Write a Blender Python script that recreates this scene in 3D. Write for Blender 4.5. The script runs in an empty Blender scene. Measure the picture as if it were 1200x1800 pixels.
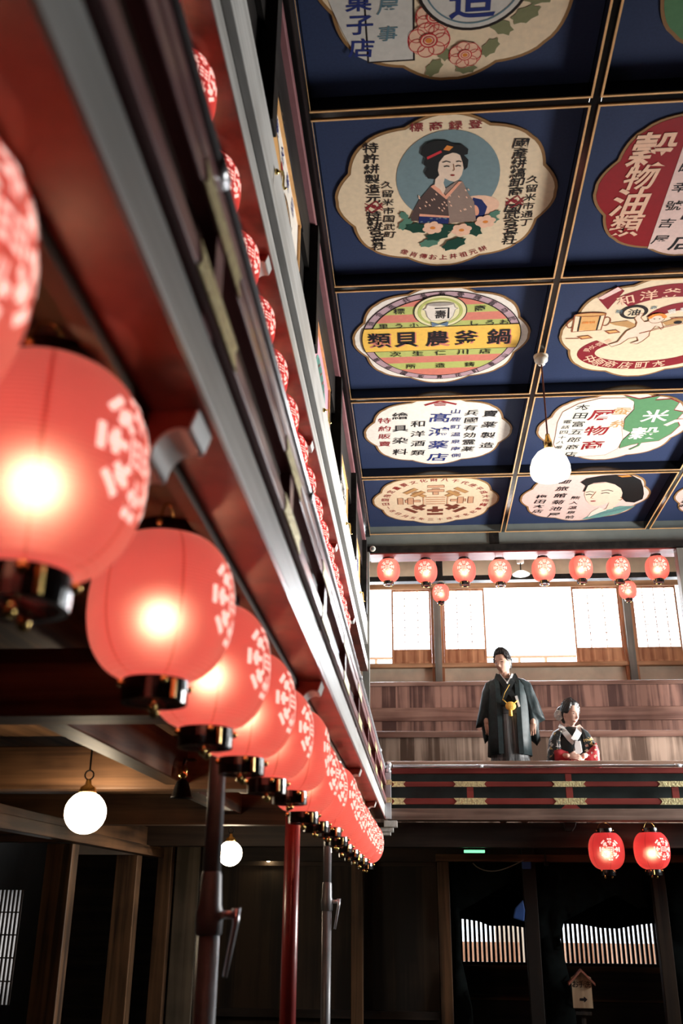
import bpy, bmesh, math, random
from mathutils import Vector, Matrix
random.seed(4)
SC = bpy.context.scene
C = SC.collection
PI = math.pi
R = math.radians

# ------------------------------------------------------------------ camera
# the eye is the origin; the hall floor lies at z = -1.5
cam = bpy.data.cameras.new('camera')
cam.sensor_fit = 'AUTO'; cam.sensor_width = 36.0
cam.lens = 33.283; cam.clip_start = 0.05; cam.clip_end = 200
cam.dof.use_dof = True; cam.dof.focus_distance = 9.9; cam.dof.aperture_fstop = 3.0
co = bpy.data.objects.new('camera', cam); C.objects.link(co)
_t, _y, _r = 0.39278553, 0.08232931, 0.00899431
_f = Vector((-math.sin(_y)*math.cos(_t), math.cos(_y)*math.cos(_t), math.sin(_t)))
_rt = Vector((math.cos(_y), math.sin(_y), 0)); _up = _rt.cross(_f)
_r2 = _rt*math.cos(_r) + _up*math.sin(_r); _u2 = _up*math.cos(_r) - _rt*math.sin(_r)
co.matrix_world = Matrix((( _r2.x,_u2.x,-_f.x,0),( _r2.y,_u2.y,-_f.y,0),( _r2.z,_u2.z,-_f.z,0),(0,0,0,1)))
SC.camera = co

# ------------------------------------------------------------------ world, daylight, exposure
SC.view_settings.view_transform = 'Standard'
SC.view_settings.look = 'None'
SC.view_settings.gamma = 1.0
SC.view_settings.use_curve_mapping = False
SC.view_settings.exposure = 0.42
w = bpy.data.worlds.new('sky'); SC.world = w; w.use_nodes = True
w.node_tree.nodes['Background'].inputs[0].default_value = (0.80, 0.90, 1.0, 1)
w.node_tree.nodes['Background'].inputs[1].default_value = 2.2

def area(name, loc, rot, sx, sy, power, col, spread=180):
    l = bpy.data.lights.new(name, 'AREA'); l.shape = 'RECTANGLE'; l.size = sx; l.size_y = sy
    l.energy = power; l.color = col; l.spread = R(spread)
    o = bpy.data.objects.new(name, l); C.objects.link(o); o.location = loc; o.rotation_euler = rot
    return o
# daylight outside the upper back windows, the right gallery windows and the street lattice
area('window_daylight_back', (1.6, 14.9, 4.0), (R(-82), 0, 0), 6.6, 3.0, 1300, (0.93, 0.97, 1.0))
area('window_daylight_right', (6.3, 8.9, 1.6), (0, R(97), 0), 1.5, 3.2, 480, (1.0, 0.97, 0.93), 115)

# ------------------------------------------------------------------ materials
def nodes(name):
    m = bpy.data.materials.new(name); m.use_nodes = True
    nt = m.node_tree; b = nt.nodes['Principled BSDF']
    return m, nt, b
def N(nt, t, **k):
    n = nt.nodes.new(t)
    for a, v in k.items(): setattr(n, a, v)
    return n
def plain(name, col, rough=0.6, metal=0.0, spec=0.4, var=0.12, scale=9.0, bump=0.0, emit=None, es=0.0, coat=0.0):
    m, nt, b = nodes(name)
    tc = N(nt, 'ShaderNodeTexCoord'); no = N(nt, 'ShaderNodeTexNoise')
    no.inputs['Scale'].default_value = scale; no.inputs['Detail'].default_value = 5
    nt.links.new(tc.outputs['Object'], no.inputs['Vector'])
    rp = N(nt, 'ShaderNodeValToRGB')
    rp.color_ramp.elements[0].position = 0.3; rp.color_ramp.elements[1].position = 0.72
    rp.color_ramp.elements[0].color = tuple(c*(1-var) for c in col) + (1,)
    rp.color_ramp.elements[1].color = tuple(min(1, c*(1+var)) for c in col) + (1,)
    nt.links.new(no.outputs['Fac'], rp.inputs['Fac']); nt.links.new(rp.outputs['Color'], b.inputs['Base Color'])
    b.inputs['Roughness'].default_value = rough; b.inputs['Metallic'].default_value = metal
    b.inputs['Specular IOR Level'].default_value = spec
    b.inputs['Coat Weight'].default_value = coat; b.inputs['Coat Roughness'].default_value = 0.12
    if bump:
        bp = N(nt, 'ShaderNodeBump'); bp.inputs['Strength'].default_value = bump; bp.inputs['Distance'].default_value = 0.01
        nt.links.new(no.outputs['Fac'], bp.inputs['Height']); nt.links.new(bp.outputs['Normal'], b.inputs['Normal'])
    if emit:
        b.inputs['Emission Color'].default_value = tuple(emit) + (1,); b.inputs['Emission Strength'].default_value = es
    return m
def wood(name, dark, light, axis='x', rough=0.5, spec=0.4, fine=26.0, plank=None, bump=0.25, coat=0.0, knots=True):
    """grain stretched along one axis; plank=(axis index, width) gives each board its own tone"""
    m, nt, b = nodes(name)
    tc = N(nt, 'ShaderNodeTexCoord'); mp = N(nt, 'ShaderNodeMapping')
    s = [fine]*3; s['xyz'.index(axis)] = fine*0.045
    mp.inputs['Scale'].default_value = s
    nt.links.new(tc.outputs['Object'], mp.inputs['Vector'])
    no = N(nt, 'ShaderNodeTexNoise'); no.inputs['Scale'].default_value = 1.0; no.inputs['Detail'].default_value = 6; no.inputs['Distortion'].default_value = 0.6
    nt.links.new(mp.outputs['Vector'], no.inputs['Vector'])
    big = N(nt, 'ShaderNodeTexNoise'); big.inputs['Scale'].default_value = 2.3; big.inputs['Detail'].default_value = 3
    nt.links.new(tc.outputs['Object'], big.inputs['Vector'])
    mx = N(nt, 'ShaderNodeMath', operation='MULTIPLY_ADD'); mx.inputs[1].default_value = 0.45
    nt.links.new(big.outputs['Fac'], mx.inputs[0])
    hf = N(nt, 'ShaderNodeMath', operation='MULTIPLY'); hf.inputs[1].default_value = 0.95
    nt.links.new(no.outputs['Fac'], hf.inputs[0]); nt.links.new(hf.outputs[0], mx.inputs[2])
    fac = mx.outputs[0]
    if plank:
        sp = N(nt, 'ShaderNodeSeparateXYZ'); nt.links.new(tc.outputs['Object'], sp.inputs[0])
        dv = N(nt, 'ShaderNodeMath', operation='DIVIDE'); dv.inputs[1].default_value = plank[1]
        nt.links.new(sp.outputs[plank[0]], dv.inputs[0])
        fl = N(nt, 'ShaderNodeMath', operation='FLOOR'); nt.links.new(dv.outputs[0], fl.inputs[0])
        wn = N(nt, 'ShaderNodeTexWhiteNoise', noise_dimensions='1D'); nt.links.new(fl.outputs[0], wn.inputs['W'])
        ad = N(nt, 'ShaderNodeMath', operation='MULTIPLY_ADD'); ad.inputs[1].default_value = 0.34; 
        nt.links.new(wn.outputs['Value'], ad.inputs[0])
        sb = N(nt, 'ShaderNodeMath', operation='SUBTRACT'); sb.inputs[1].default_value = 0.17
        nt.links.new(fac, sb.inputs[0]); nt.links.new(sb.outputs[0], ad.inputs[2]); fac = ad.outputs[0]
    rp = N(nt, 'ShaderNodeValToRGB')
    rp.color_ramp.elements[0].position = 0.56; rp.color_ramp.elements[1].position = 0.84
    rp.color_ramp.elements[0].color = tuple(dark) + (1,); rp.color_ramp.elements[1].color = tuple(light) + (1,)
    nt.links.new(fac, rp.inputs['Fac']); nt.links.new(rp.outputs['Color'], b.inputs['Base Color'])
    b.inputs['Roughness'].default_value = rough; b.inputs['Specular IOR Level'].default_value = spec
    b.inputs['Coat Weight'].default_value = coat; b.inputs['Coat Roughness'].default_value = 0.15
    bp = N(nt, 'ShaderNodeBump'); bp.inputs['Strength'].default_value = bump; bp.inputs['Distance'].default_value = 0.006
    nt.links.new(no.outputs['Fac'], bp.inputs['Height']); nt.links.new(bp.outputs['Normal'], b.inputs['Normal'])
    return m

def srgb(r, g, b):
    f = lambda c: (c/255/12.92) if c/255 <= 0.04045 else ((c/255+0.055)/1.055)**2.4
    return (f(r), f(g), f(b))

M = {}
M['red'] = plain('red_lacquer', (0.175, 0.036, 0.026), rough=0.36, spec=0.5, var=0.62, scale=6.5, bump=0.05, coat=0.2)  # mottling and blurred lantern reflections both put into the colour noise
M['redx'] = wood('red_lacquer_back', (0.14, 0.018, 0.014), (0.27, 0.045, 0.036), 'x', rough=0.5, fine=8.0, bump=0.08)
M['redbrown'] = wood('red_brown_boards', (0.055, 0.012, 0.008), (0.15, 0.035, 0.022), 'y', rough=0.45, fine=6.0, bump=0.15)
M['mauve'] = plain('red_rail_lacquer', (0.30, 0.125, 0.135), rough=0.38, spec=0.5, var=0.2, scale=5, coat=0.3)
M['sill'] = wood('grey_sill_wood', (0.46, 0.46, 0.44), (0.68, 0.68, 0.66), 'y', rough=0.45, fine=14, bump=0.12)
M['sillx'] = wood('weathered_beam_wood', (0.10, 0.06, 0.045), (0.28, 0.19, 0.15), 'x', rough=0.6, fine=14)
M['blackl'] = plain('black_lacquer', (0.008, 0.008, 0.008), rough=0.16, spec=0.6, var=0.3, scale=6, coat=0.5)
M['blackw'] = wood('blackened_wood', (0.007, 0.006, 0.006), (0.020, 0.018, 0.016), 'y', rough=0.5, spec=0.2, fine=12)
M['gold'] = plain('gold_leaf', (0.72, 0.43, 0.20), rough=0.30, metal=0.9, var=0.15, scale=20)
M['goldtrim'] = plain('gilt_trim', (0.90, 0.52, 0.22), rough=0.45, metal=0.25, var=0.12, scale=14)
M['brass'] = plain('polished_brass', (0.85, 0.60, 0.20), rough=0.22, metal=1.0, var=0.1)
M['chased'] = plain('chased_brass', (0.86, 0.70, 0.38), rough=0.38, metal=0.35, var=0.35, scale=60, bump=0.6)
M['steel'] = plain('galvanised_pipe', (0.72, 0.74, 0.78), rough=0.25, metal=0.55, var=0.08, scale=12)
M['greypole'] = plain('grey_steel_pole', (0.21, 0.22, 0.235), rough=0.40, metal=0.15, var=0.15, scale=14)
M['redpole'] = plain('red_painted_pole', (0.26, 0.028, 0.026), rough=0.33, spec=0.5, var=0.15, scale=18, bump=0.08, coat=0.3)
M['darkx'] = wood('dark_beam_wood', (0.040, 0.018, 0.008), (0.21, 0.105, 0.048), 'x', rough=0.55, fine=12)
M['darky'] = wood('dark_joist_wood', (0.036, 0.018, 0.008), (0.18, 0.092, 0.042), 'y', rough=0.55, fine=12)
M['darkz'] = wood('dark_post_wood', (0.026, 0.013, 0.006), (0.15, 0.078, 0.036), 'z', rough=0.5, fine=14)
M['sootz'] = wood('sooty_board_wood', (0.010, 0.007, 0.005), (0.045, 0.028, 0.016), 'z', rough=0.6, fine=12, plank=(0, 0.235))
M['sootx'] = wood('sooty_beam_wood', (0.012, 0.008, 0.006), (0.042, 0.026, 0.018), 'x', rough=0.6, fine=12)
M['palez'] = wood('pale_board_wood', (0.06, 0.050, 0.035), (0.17, 0.14, 0.10), 'z', rough=0.7, fine=7)
M['tanx'] = wood('tan_ledge_wood', (0.20, 0.12, 0.085), (0.46, 0.31, 0.23), 'x', rough=0.4, fine=12)
M['tanz'] = wood('tan_plank_wood', (0.10, 0.060, 0.042), (0.42, 0.30, 0.23), 'z', rough=0.42, fine=14, plank=(0, 0.15))
M['caprail'] = wood('worn_cap_rail_wood', (0.12, 0.06, 0.045), (0.28, 0.16, 0.125), 'x', rough=0.26, fine=12, bump=0.05, coat=0.3)
M['brownz'] = wood('brown_plank_wood', (0.075, 0.030, 0.023), (0.29, 0.145, 0.108), 'z', rough=0.55, fine=15, plank=(0, 0.17))
M['brownx'] = wood('brown_rail_wood', (0.11, 0.045, 0.032), (0.27, 0.14, 0.105), 'x', rough=0.5, fine=14)
M['orangez'] = wood('orange_cedar_wood', (0.34, 0.13, 0.060), (0.68, 0.36, 0.19), 'z', rough=0.55, fine=14)
M['orangex'] = wood('orange_sill_wood', (0.32, 0.15, 0.07), (0.62, 0.36, 0.20), 'x', rough=0.55, fine=14)
M['greyz'] = wood('grey_window_post', (0.13, 0.125, 0.11), (0.25, 0.24, 0.21), 'z', rough=0.6, fine=12)
M['plaster'] = plain('cream_plaster', (0.70, 0.60, 0.46), rough=0.9, var=0.12, scale=5, bump=0.1)
M['greyplaster'] = plain('grey_green_plaster', (0.20, 0.225, 0.21), rough=0.9, var=0.10, scale=5)
M['darkplaster'] = plain('dark_wall_plaster', (0.016, 0.015, 0.013), rough=0.9, var=0.2, scale=4)
M['darkgreen'] = plain('dark_green_board', (0.030, 0.042, 0.040), rough=0.45, var=0.25, scale=7)
M['floor'] = wood('hall_floor_wood', (0.02, 0.013, 0.009), (0.06, 0.04, 0.028), 'y', rough=0.4, fine=10, plank=(0, 0.2))
M['navy'] = plain('navy_cloth', srgb(48, 60, 92), rough=0.75, spec=0.15, var=0.10, scale=60)
M['curtain'] = plain('black_curtain_cloth', (0.006, 0.009, 0.009), rough=0.9, spec=0.1, var=0.3, scale=12)
M['ivory'] = plain('ivory_plastic', (0.75, 0.70, 0.60), rough=0.5)
M['ironblack'] = plain('black_iron', (0.015, 0.014, 0.013), rough=0.4, metal=0.6)
M['cable'] = plain('pale_cable', (0.30, 0.26, 0.2), rough=0.7)
M['blue'] = plain('blue_tape', (0.05, 0.15, 0.50), rough=0.5)
M['signwood'] = wood('sign_board_wood', (0.30, 0.20, 0.12), (0.48, 0.36, 0.23), 'z', rough=0.6, fine=20)
M['signroof'] = plain('sign_roof_paint', (0.25, 0.09, 0.06), rough=0.5)
M['exit'] = plain('green_exit_sign', (0.05, 0.5, 0.2), rough=0.4, emit=(0.25, 0.95, 0.45), es=1.1)
M['street'] = plain('street_ground', (0.45, 0.42, 0.38), rough=0.9)
M['fence'] = wood('street_fence_wood', (0.36, 0.17, 0.10), (0.66, 0.40, 0.28), 'z', rough=0.7, fine=10, plank=(0, 0.5))
M['balustrade'] = plain('pale_cedar_balustrade', (0.24, 0.17, 0.13), rough=0.7)
M['render'] = plain('street_wall_render', (0.62, 0.54, 0.44), rough=0.9, var=0.15, scale=1.4)
def glow(name, col, strength):
    m = bpy.data.materials.new(name); m.use_nodes = True; nt = m.node_tree
    nt.nodes.remove(nt.nodes['Principled BSDF'])
    e = N(nt, 'ShaderNodeEmission'); e.inputs[0].default_value = tuple(col) + (1,); e.inputs[1].default_value = strength
    nt.links.new(e.outputs[0], nt.nodes['Material Output'].inputs[0]); return m
M['bulb'] = glow('lantern_bulb_light', (1.0, 0.74, 0.54), 19.0)
M['globe'] = glow('opal_globe_light', (1.0, 0.80, 0.56), 26.0)
M['spot'] = glow('small_bulb_light', (1.0, 0.78, 0.45), 30.0)
M['shade'] = plain('opal_glass_shade', (0.85, 0.80, 0.72), rough=0.3, emit=(1.0, 0.93, 0.82), es=1.3)

def lantern_paper(name, col, es):
    """pleated paper lit from inside: part diffuse, part translucent, a little see-through so the bulb shows"""
    m = bpy.data.materials.new(name); m.use_nodes = True; nt = m.node_tree
    nt.nodes.remove(nt.nodes['Principled BSDF'])
    tc = N(nt, 'ShaderNodeTexCoord'); sp = N(nt, 'ShaderNodeSeparateXYZ'); nt.links.new(tc.outputs['Object'], sp.inputs[0])
    at = N(nt, 'ShaderNodeMath', operation='ARCTAN2'); nt.links.new(sp.outputs[0], at.inputs[0]); nt.links.new(sp.outputs[1], at.inputs[1])
    ml = N(nt, 'ShaderNodeMath', operation='MULTIPLY_ADD'); ml.inputs[1].default_value = 6/(2*PI); ml.inputs[2].default_value = 10.5
    nt.links.new(at.outputs[0], ml.inputs[0])
    fr = N(nt, 'ShaderNodeMath', operation='FRACT'); nt.links.new(ml.outputs[0], fr.inputs[0])
    sb = N(nt, 'ShaderNodeMath', operation='SUBTRACT'); sb.inputs[1].default_value = 0.5; nt.links.new(fr.outputs[0], sb.inputs[0])
    ab = N(nt, 'ShaderNodeMath', operation='ABSOLUTE'); nt.links.new(sb.outputs[0], ab.inputs[0])
    seam = N(nt, 'ShaderNodeMath', operation='LESS_THAN'); seam.inputs[1].default_value = 0.022; nt.links.new(ab.outputs[0], seam.inputs[0])
    wv = N(nt, 'ShaderNodeMath', operation='MULTIPLY'); wv.inputs[1].default_value = 2*PI/0.0068; nt.links.new(sp.outputs[2], wv.inputs[0])
    sn = N(nt, 'ShaderNodeMath', operation='SINE'); nt.links.new(wv.outputs[0], sn.inputs[0])
    bp = N(nt, 'ShaderNodeBump'); bp.inputs['Strength'].default_value = 0.5; bp.inputs['Distance'].default_value = 0.002
    nt.links.new(sn.outputs[0], bp.inputs['Height'])
    mc = N(nt, 'ShaderNodeMix', data_type='RGBA'); nt.links.new(seam.outputs[0], mc.inputs[0])
    mc.inputs[6].default_value = tuple(col) + (1,); mc.inputs[7].default_value = (col[0]*0.72, col[1]*0.35, col[2]*0.35, 1)
    rb = N(nt, 'ShaderNodeMapRange'); rb.inputs[1].default_value = -1; rb.inputs[2].default_value = 1; rb.inputs[3].default_value = 0.86; rb.inputs[4].default_value = 1.0
    nt.links.new(sn.outputs[0], rb.inputs[0])
    vm = N(nt, 'ShaderNodeMix', data_type='RGBA', blend_type='MULTIPLY'); vm.inputs[0].default_value = 1.0
    nt.links.new(mc.outputs[2], vm.inputs[6]); nt.links.new(rb.outputs[0], vm.inputs[7])
    d = N(nt, 'ShaderNodeBsdfDiffuse'); t = N(nt, 'ShaderNodeBsdfTranslucent'); tr = N(nt, 'ShaderNodeBsdfRefraction'); e = N(nt, 'ShaderNodeEmission')
    for n in (d, t): nt.links.new(vm.outputs[2], n.inputs['Color']); nt.links.new(bp.outputs['Normal'], n.inputs['Normal'])
    nt.links.new(vm.outputs[2], e.inputs['Color']); e.inputs[1].default_value = es
    tr.inputs[0].default_value = (1.0, 0.62, 0.48, 1); tr.inputs['Roughness'].default_value = 0.8; tr.inputs['IOR'].default_value = 1.35
    a1 = N(nt, 'ShaderNodeMixShader'); a1.inputs[0].default_value = 0.5; nt.links.new(d.outputs[0], a1.inputs[1]); nt.links.new(t.outputs[0], a1.inputs[2])
    a2 = N(nt, 'ShaderNodeMixShader'); a2.inputs[0].default_value = 0.30; nt.links.new(a1.outputs[0], a2.inputs[1]); nt.links.new(tr.outputs[0], a2.inputs[2])
    ad = N(nt, 'ShaderNodeAddShader'); nt.links.new(a2.outputs[0], ad.inputs[0]); nt.links.new(e.outputs[0], ad.inputs[1])
    nt.links.new(ad.outputs[0], nt.nodes['Material Output'].inputs[0])
    return m
M['paper'] = lantern_paper('red_lantern_paper', (0.93, 0.20, 0.18), 0.16)
M['shadedpaper'] = lantern_paper('shaded_red_lantern_paper', (0.86, 0.075, 0.085), 0.13)  # same lantern paper, missing daylight put into a deeper red
M['crest'] = lantern_paper('cream_lantern_crest', (1.0, 0.86, 0.76), 0.62)
def frosted():
    m = bpy.data.materials.new('shoji_paper'); m.use_nodes = True; nt = m.node_tree
    nt.nodes.remove(nt.nodes['Principled BSDF'])
    d = N(nt, 'ShaderNodeBsdfDiffuse'); t = N(nt, 'ShaderNodeBsdfTranslucent'); tr = N(nt, 'ShaderNodeBsdfTransparent')
    d.inputs[0].default_value = (0.85, 0.85, 0.85, 1); t.inputs[0].default_value = (0.9, 0.92, 0.95, 1); tr.inputs[0].default_value = (0.95, 0.95, 0.97, 1)
    a1 = N(nt, 'ShaderNodeMixShader'); a1.inputs[0].default_value = 0.7; nt.links.new(d.outputs[0], a1.inputs[1]); nt.links.new(t.outputs[0], a1.inputs[2])
    a2 = N(nt, 'ShaderNodeMixShader'); a2.inputs[0].default_value = 0.35; nt.links.new(a1.outputs[0], a2.inputs[1]); nt.links.new(tr.outputs[0], a2.inputs[2])
    nt.links.new(a2.outputs[0], nt.nodes['Material Output'].inputs[0]); return m
M['shoji'] = frosted()

# ------------------------------------------------------------------ mesh builders
class MB:
    def __init__(s): s.v = []; s.f = []; s.mi = []; s.mats = []
    def add(s, vs, fs, mat=None):
        o = len(s.v); s.v += [tuple(v) for v in vs]; k = 0
        if mat is not None:
            if mat not in s.mats: s.mats.append(mat)
            k = s.mats.index(mat)
        for f in fs: s.f.append(tuple(i+o for i in f)); s.mi.append(k)
        return s
    def box(s, x0, x1, y0, y1, z0, z1, mat=None):
        return s.add([(x0,y0,z0),(x1,y0,z0),(x1,y1,z0),(x0,y1,z0),(x0,y0,z1),(x1,y0,z1),(x1,y1,z1),(x0,y1,z1)],
              [(0,3,2,1),(4,5,6,7),(0,1,5,4),(1,2,6,5),(2,3,7,6),(3,0,4,7)], mat)
    def prism(s, poly, lo, hi, plane='xz', mat=None):
        """outline in a plane, extruded along the third axis from lo to hi"""
        n = len(poly)
        def P(a, b, c): return {'xz': (a, c, b), 'yz': (c, a, b), 'xy': (a, b, c)}[plane]
        vs = [P(a, b, lo) for a, b in poly] + [P(a, b, hi) for a, b in poly]
        fs = [tuple(range(n)), tuple(range(2*n-1, n-1, -1))] + [(i, i+n, (i+1) % n+n, (i+1) % n) for i in range(n)]
        return s.add(vs, fs, mat)
    def tube(s, pts, r, n=10, mat=None, caps=True):
        pts = [Vector(p) for p in pts]; rs = r if isinstance(r, (list, tuple)) else [r]*len(pts)
        vs = []; fs = []; up = None
        for i, p in enumerate(pts):
            d = (pts[min(i+1, len(pts)-1)] - pts[max(i-1, 0)]).normalized()
            if up is None or abs(up.dot(d)) > 0.98: up = Vector((0,0,1)) if abs(d.z) < 0.9 else Vector((1,0,0))
            a = d.cross(up).normalized(); b = d.cross(a).normalized(); up = -b if b.dot(up) < 0 else b
            b = d.cross(a)
            for k in range(n):
                t = 2*PI*k/n; vs.append(p + (a*math.cos(t) + b*math.sin(t))*rs[i])
        for i in range(len(pts)-1):
            for k in range(n): fs.append((i*n+k, i*n+(k+1) % n, (i+1)*n+(k+1) % n, (i+1)*n+k))
        if caps: fs += [tuple(range(n-1, -1, -1)), tuple(range((len(pts)-1)*n, len(pts)*n))]
        return s.add(vs, fs, mat)
    def lathe(s, prof, n=32, c=(0,0,0), mat=None, caps=False):
        vs = []; fs = []
        for r, z in prof:
            for k in range(n):
                t = 2*PI*k/n; vs.append((c[0]+r*math.cos(t), c[1]+r*math.sin(t), c[2]+z))
        for i in range(len(prof)-1):
            for k in range(n): fs.append((i*n+k, i*n+(k+1) % n, (i+1)*n+(k+1) % n, (i+1)*n+k))
        if caps: fs += [tuple(range(n-1, -1, -1)), tuple(range((len(prof)-1)*n, len(prof)*n))]
        return s.add(vs, fs, mat)
    def ball(s, c, r, n=16, sc=(1,1,1), mat=None):
        prof = [(r*math.sin(PI*i/n)+1e-5, -r*math.cos(PI*i/n)) for i in range(n+1)]
        vs = []; fs = []; m = n*2
        for a, z in prof:
            for k in range(m):
                t = 2*PI*k/m; vs.append((c[0]+a*math.cos(t)*sc[0], c[1]+a*math.sin(t)*sc[1], c[2]+z*sc[2]))
        for i in range(n):
            for k in range(m): fs.append((i*m+k, i*m+(k+1) % m, (i+1)*m+(k+1) % m, (i+1)*m+k))
        return s.add(vs, fs, mat)
    def build(s, name, mat=None, parent=None, smooth=False, bevel=0.0):
        me = bpy.data.meshes.new(name)
        me.from_pydata([tuple(v) for v in s.v], [], s.f)
        if s.mats:
            for m in s.mats: me.materials.append(M[m])
            me.polygons.foreach_set('material_index', s.mi)
        else: me.materials.append(M[mat] if isinstance(mat, str) else mat)
        bm = bmesh.new(); bm.from_mesh(me)
        bmesh.ops.recalc_face_normals(bm, faces=bm.faces)
        bm.to_mesh(me); bm.free()
        if smooth: me.polygons.foreach_set('use_smooth', [True]*len(me.polygons))
        o = bpy.data.objects.new(name, me); C.objects.link(o)
        if bevel:
            b = o.modifiers.new('bevel', 'BEVEL'); b.width = bevel; b.segments = 2; b.limit_method = 'ANGLE'
        if parent is not None: o.parent = parent
        me.update()
        return o
def tag(o, label=None, cat=None, group=None, kind=None):
    if label: o['label'] = label
    if cat: o['category'] = cat
    if group: o['group'] = group
    if kind: o['kind'] = kind
    return o
def thing(name, label, cat, loc=(0,0,0), rot=(0,0,0), group=None):
    o = bpy.data.objects.new(name, None); C.objects.link(o); o.empty_display_size = 0.1
    o.location = loc; o.rotation_euler = rot
    return tag(o, label, cat, group)
def struct(o, label, cat): return tag(o, label, cat, kind='structure')
def copy_thing(root, loc, rotz, label, scale=1.0, group=None):
    r = root.copy(); C.objects.link(r); r.location = loc; r.rotation_euler = (0, 0, rotz); r.scale = (scale,)*3
    r['label'] = label
    if group: r['group'] = group
    for ch in list(root.children):
        c = ch.copy(); C.objects.link(c); c.parent = r
        for g in list(ch.children):
            d = g.copy(); C.objects.link(d); d.parent = c
    return r
ORD = ['first','second','third','fourth','fifth','sixth','seventh','eighth','ninth','tenth','eleventh','twelfth','thirteenth','fourteenth','fifteenth','sixteenth','seventeenth','eighteenth']

# ------------------------------------------------------------------ the setting
def slab(name, label, cat, x0,x1,y0,y1,z0,z1, mat, bevel=0.0):
    return struct(MB().box(x0,x1,y0,y1,z0,z1).build(name, mat, bevel=bevel), label, cat)
slab('floor', 'dark wooden floor of the theatre hall', 'floor', -4.7,6.3,-2.6,12.66,-1.62,-1.5, 'floor')
slab('ceiling', 'dark boarding above the coffered ceiling', 'ceiling', -0.70,5.7,-2.6,11.16,4.47,4.55, 'blackw')
slab('wall_left', 'dark outer wall behind the left aisle', 'wall', -4.7,-4.6,-2.6,13.2,-1.5,4.7, 'darkplaster')
slab('wall_front', 'dark wall at the stage end of the hall', 'wall', -4.7,6.3,-2.7,-2.6,-1.5,4.7, 'darkplaster')
# right side wall with the gallery window openings
wr = MB()
wr.box(5.7,5.8,-2.6,13.2,-1.5,0.82).box(5.7,5.8,-2.6,13.2,2.42,4.7).box(5.7,5.8,-2.6,6.6,0.82,2.42).box(5.7,5.8,10.4,13.2,0.82,2.42)
for yy in (7.9,9.2): wr.box(5.7,5.8,yy-0.05,yy+0.05,0.82,2.42)
struct(wr.build('wall_right', 'darkplaster'), 'dark right wall with tall gallery window openings', 'wall')
slab('trim_1', 'grey green plaster strip above the back opening', 'wall', -0.62,5.7,11.14,11.20,4.135,4.75, 'greyplaster')
st = MB().box(0.93,1.05,11.12,11.15,4.13,4.305); st.box(3.4,3.52,11.12,11.15,4.13,4.305)
struct(st.build('trim_2', 'blackw'), 'short dark struts on the grey plaster strip', 'trim')
slab('trim_3', 'dark lintel beam across the back gallery opening', 'beam', -0.62,5.7,11.08,11.40,4.045,4.135, 'blackw', 0.004)
slab('trim_4', 'red underside board of the back lintel beam', 'trim', -0.555,5.7,11.10,11.39,4.030,4.0445, 'redx')
slab('trim_5', 'grey post at the left of the back opening', 'post', -0.640,-0.560,11.02,11.12,0.72,4.04, 'greyz', 0.004)
slab('trim_6', 'grey post at the right of the back opening', 'post', 3.165,3.30,11.06,11.20,0.72,4.03, 'greyz', 0.004)
# gallery behind the back railing
slab('floor_gallery', 'wooden floor of the back gallery tiers', 'floor', -3.2,5.69,9.41,13.0,0.62,0.72, 'floor')
slab('ceiling_gallery', 'cream plaster ceiling over the back gallery', 'ceiling', -4.6,5.7,11.20,13.2,4.62,4.70, 'plaster')
slab('wall_back', 'cream plaster above the gallery windows', 'wall', -4.6,5.7,13.02,13.12,4.27,4.62, 'plaster')
slab('wall_back_low', 'cream plaster under the gallery windows', 'wall', -4.6,5.7,13.02,13.12,0.4,3.03, 'plaster')
slab('trim_7', 'orange wooden lintel over the gallery windows', 'trim', -1.4,5.7,12.95,13.06,4.165,4.262, 'orangex')
slab('trim_8', 'orange wooden sill under the gallery windows', 'trim', -1.4,5.7,12.93,13.08,3.030,3.085, 'orangex')
slab('trim_9', 'dark tie beam crossing the back gallery', 'beam', -1.4,5.7,12.15,12.27,4.02,4.09, 'blackw')
slab('trim_10', 'dark hanging strut above the back gallery', 'post', 0.285,0.37,12.16,12.26,4.09,4.62, 'blackw')
for i, x in enumerate((0.295, 2.92, 5.4)):
    p = MB().box(x-0.047,x+0.047,12.90,13.05,2.2,4.164).build('window_post', 'greyz', bevel=0.004)
    f = MB().box(x-0.085,x-0.049,12.96,13.05,2.2,4.164); f.box(x+0.049,x+0.085,12.96,13.05,2.2,4.164); f.build('jamb', 'orangez', p)
    struct(p, ['grey window post with cedar jambs in the left half of the gallery','grey window post with cedar jambs right of the seated woman','grey window post at the far right of the gallery'][i], 'post')
def shoji(k, x0, x1, label, cols, y=12.99):
    t = thing('window_%d' % k, label, 'window', ((x0+x1)/2, y, 3.088)); t['kind'] = 'structure'
    hw = (x1-x0)/2; f = MB()
    f.box(-hw,-hw+0.022,-0.015,0.015,0,1.074).box(hw-0.022,hw,-0.015,0.015,0,1.074)
    f.box(-hw+0.022,hw-0.022,-0.015,0.015,0,0.03).box(-hw+0.022,hw-0.022,-0.015,0.015,1.05,1.074).box(-hw+0.022,hw-0.022,-0.015,0.015,0.185,0.205)
    f.build('frame', 'orangez', t)
    MB().box(-hw+0.022,hw-0.022,-0.006,0.006,0.03,0.185).build('lower_panel', 'orangez', t)
    MB().box(-hw+0.022,hw-0.022,-0.002,0.002,0.205,1.05).build('paper_pane', 'shoji', t)
    g = MB()
    for i in range(1, cols): g.box(-hw+2*hw*i/cols-0.0055,-hw+2*hw*i/cols+0.0055,-0.010,-0.0025,0.205,1.05)
    for i in range(1, 8): g.box(-hw+0.022,hw-0.022,-0.010,-0.0025,0.205+0.845*i/8-0.0045,0.205+0.845*i/8+0.0045)
    g.build('lattice', 'orangez', t)
shoji(1, -0.345, 0.208, 'sliding paper window left of the first grey post', 3)
shoji(2, 0.382, 0.965, 'sliding paper window between the first grey post and the open bay', 3)
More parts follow.
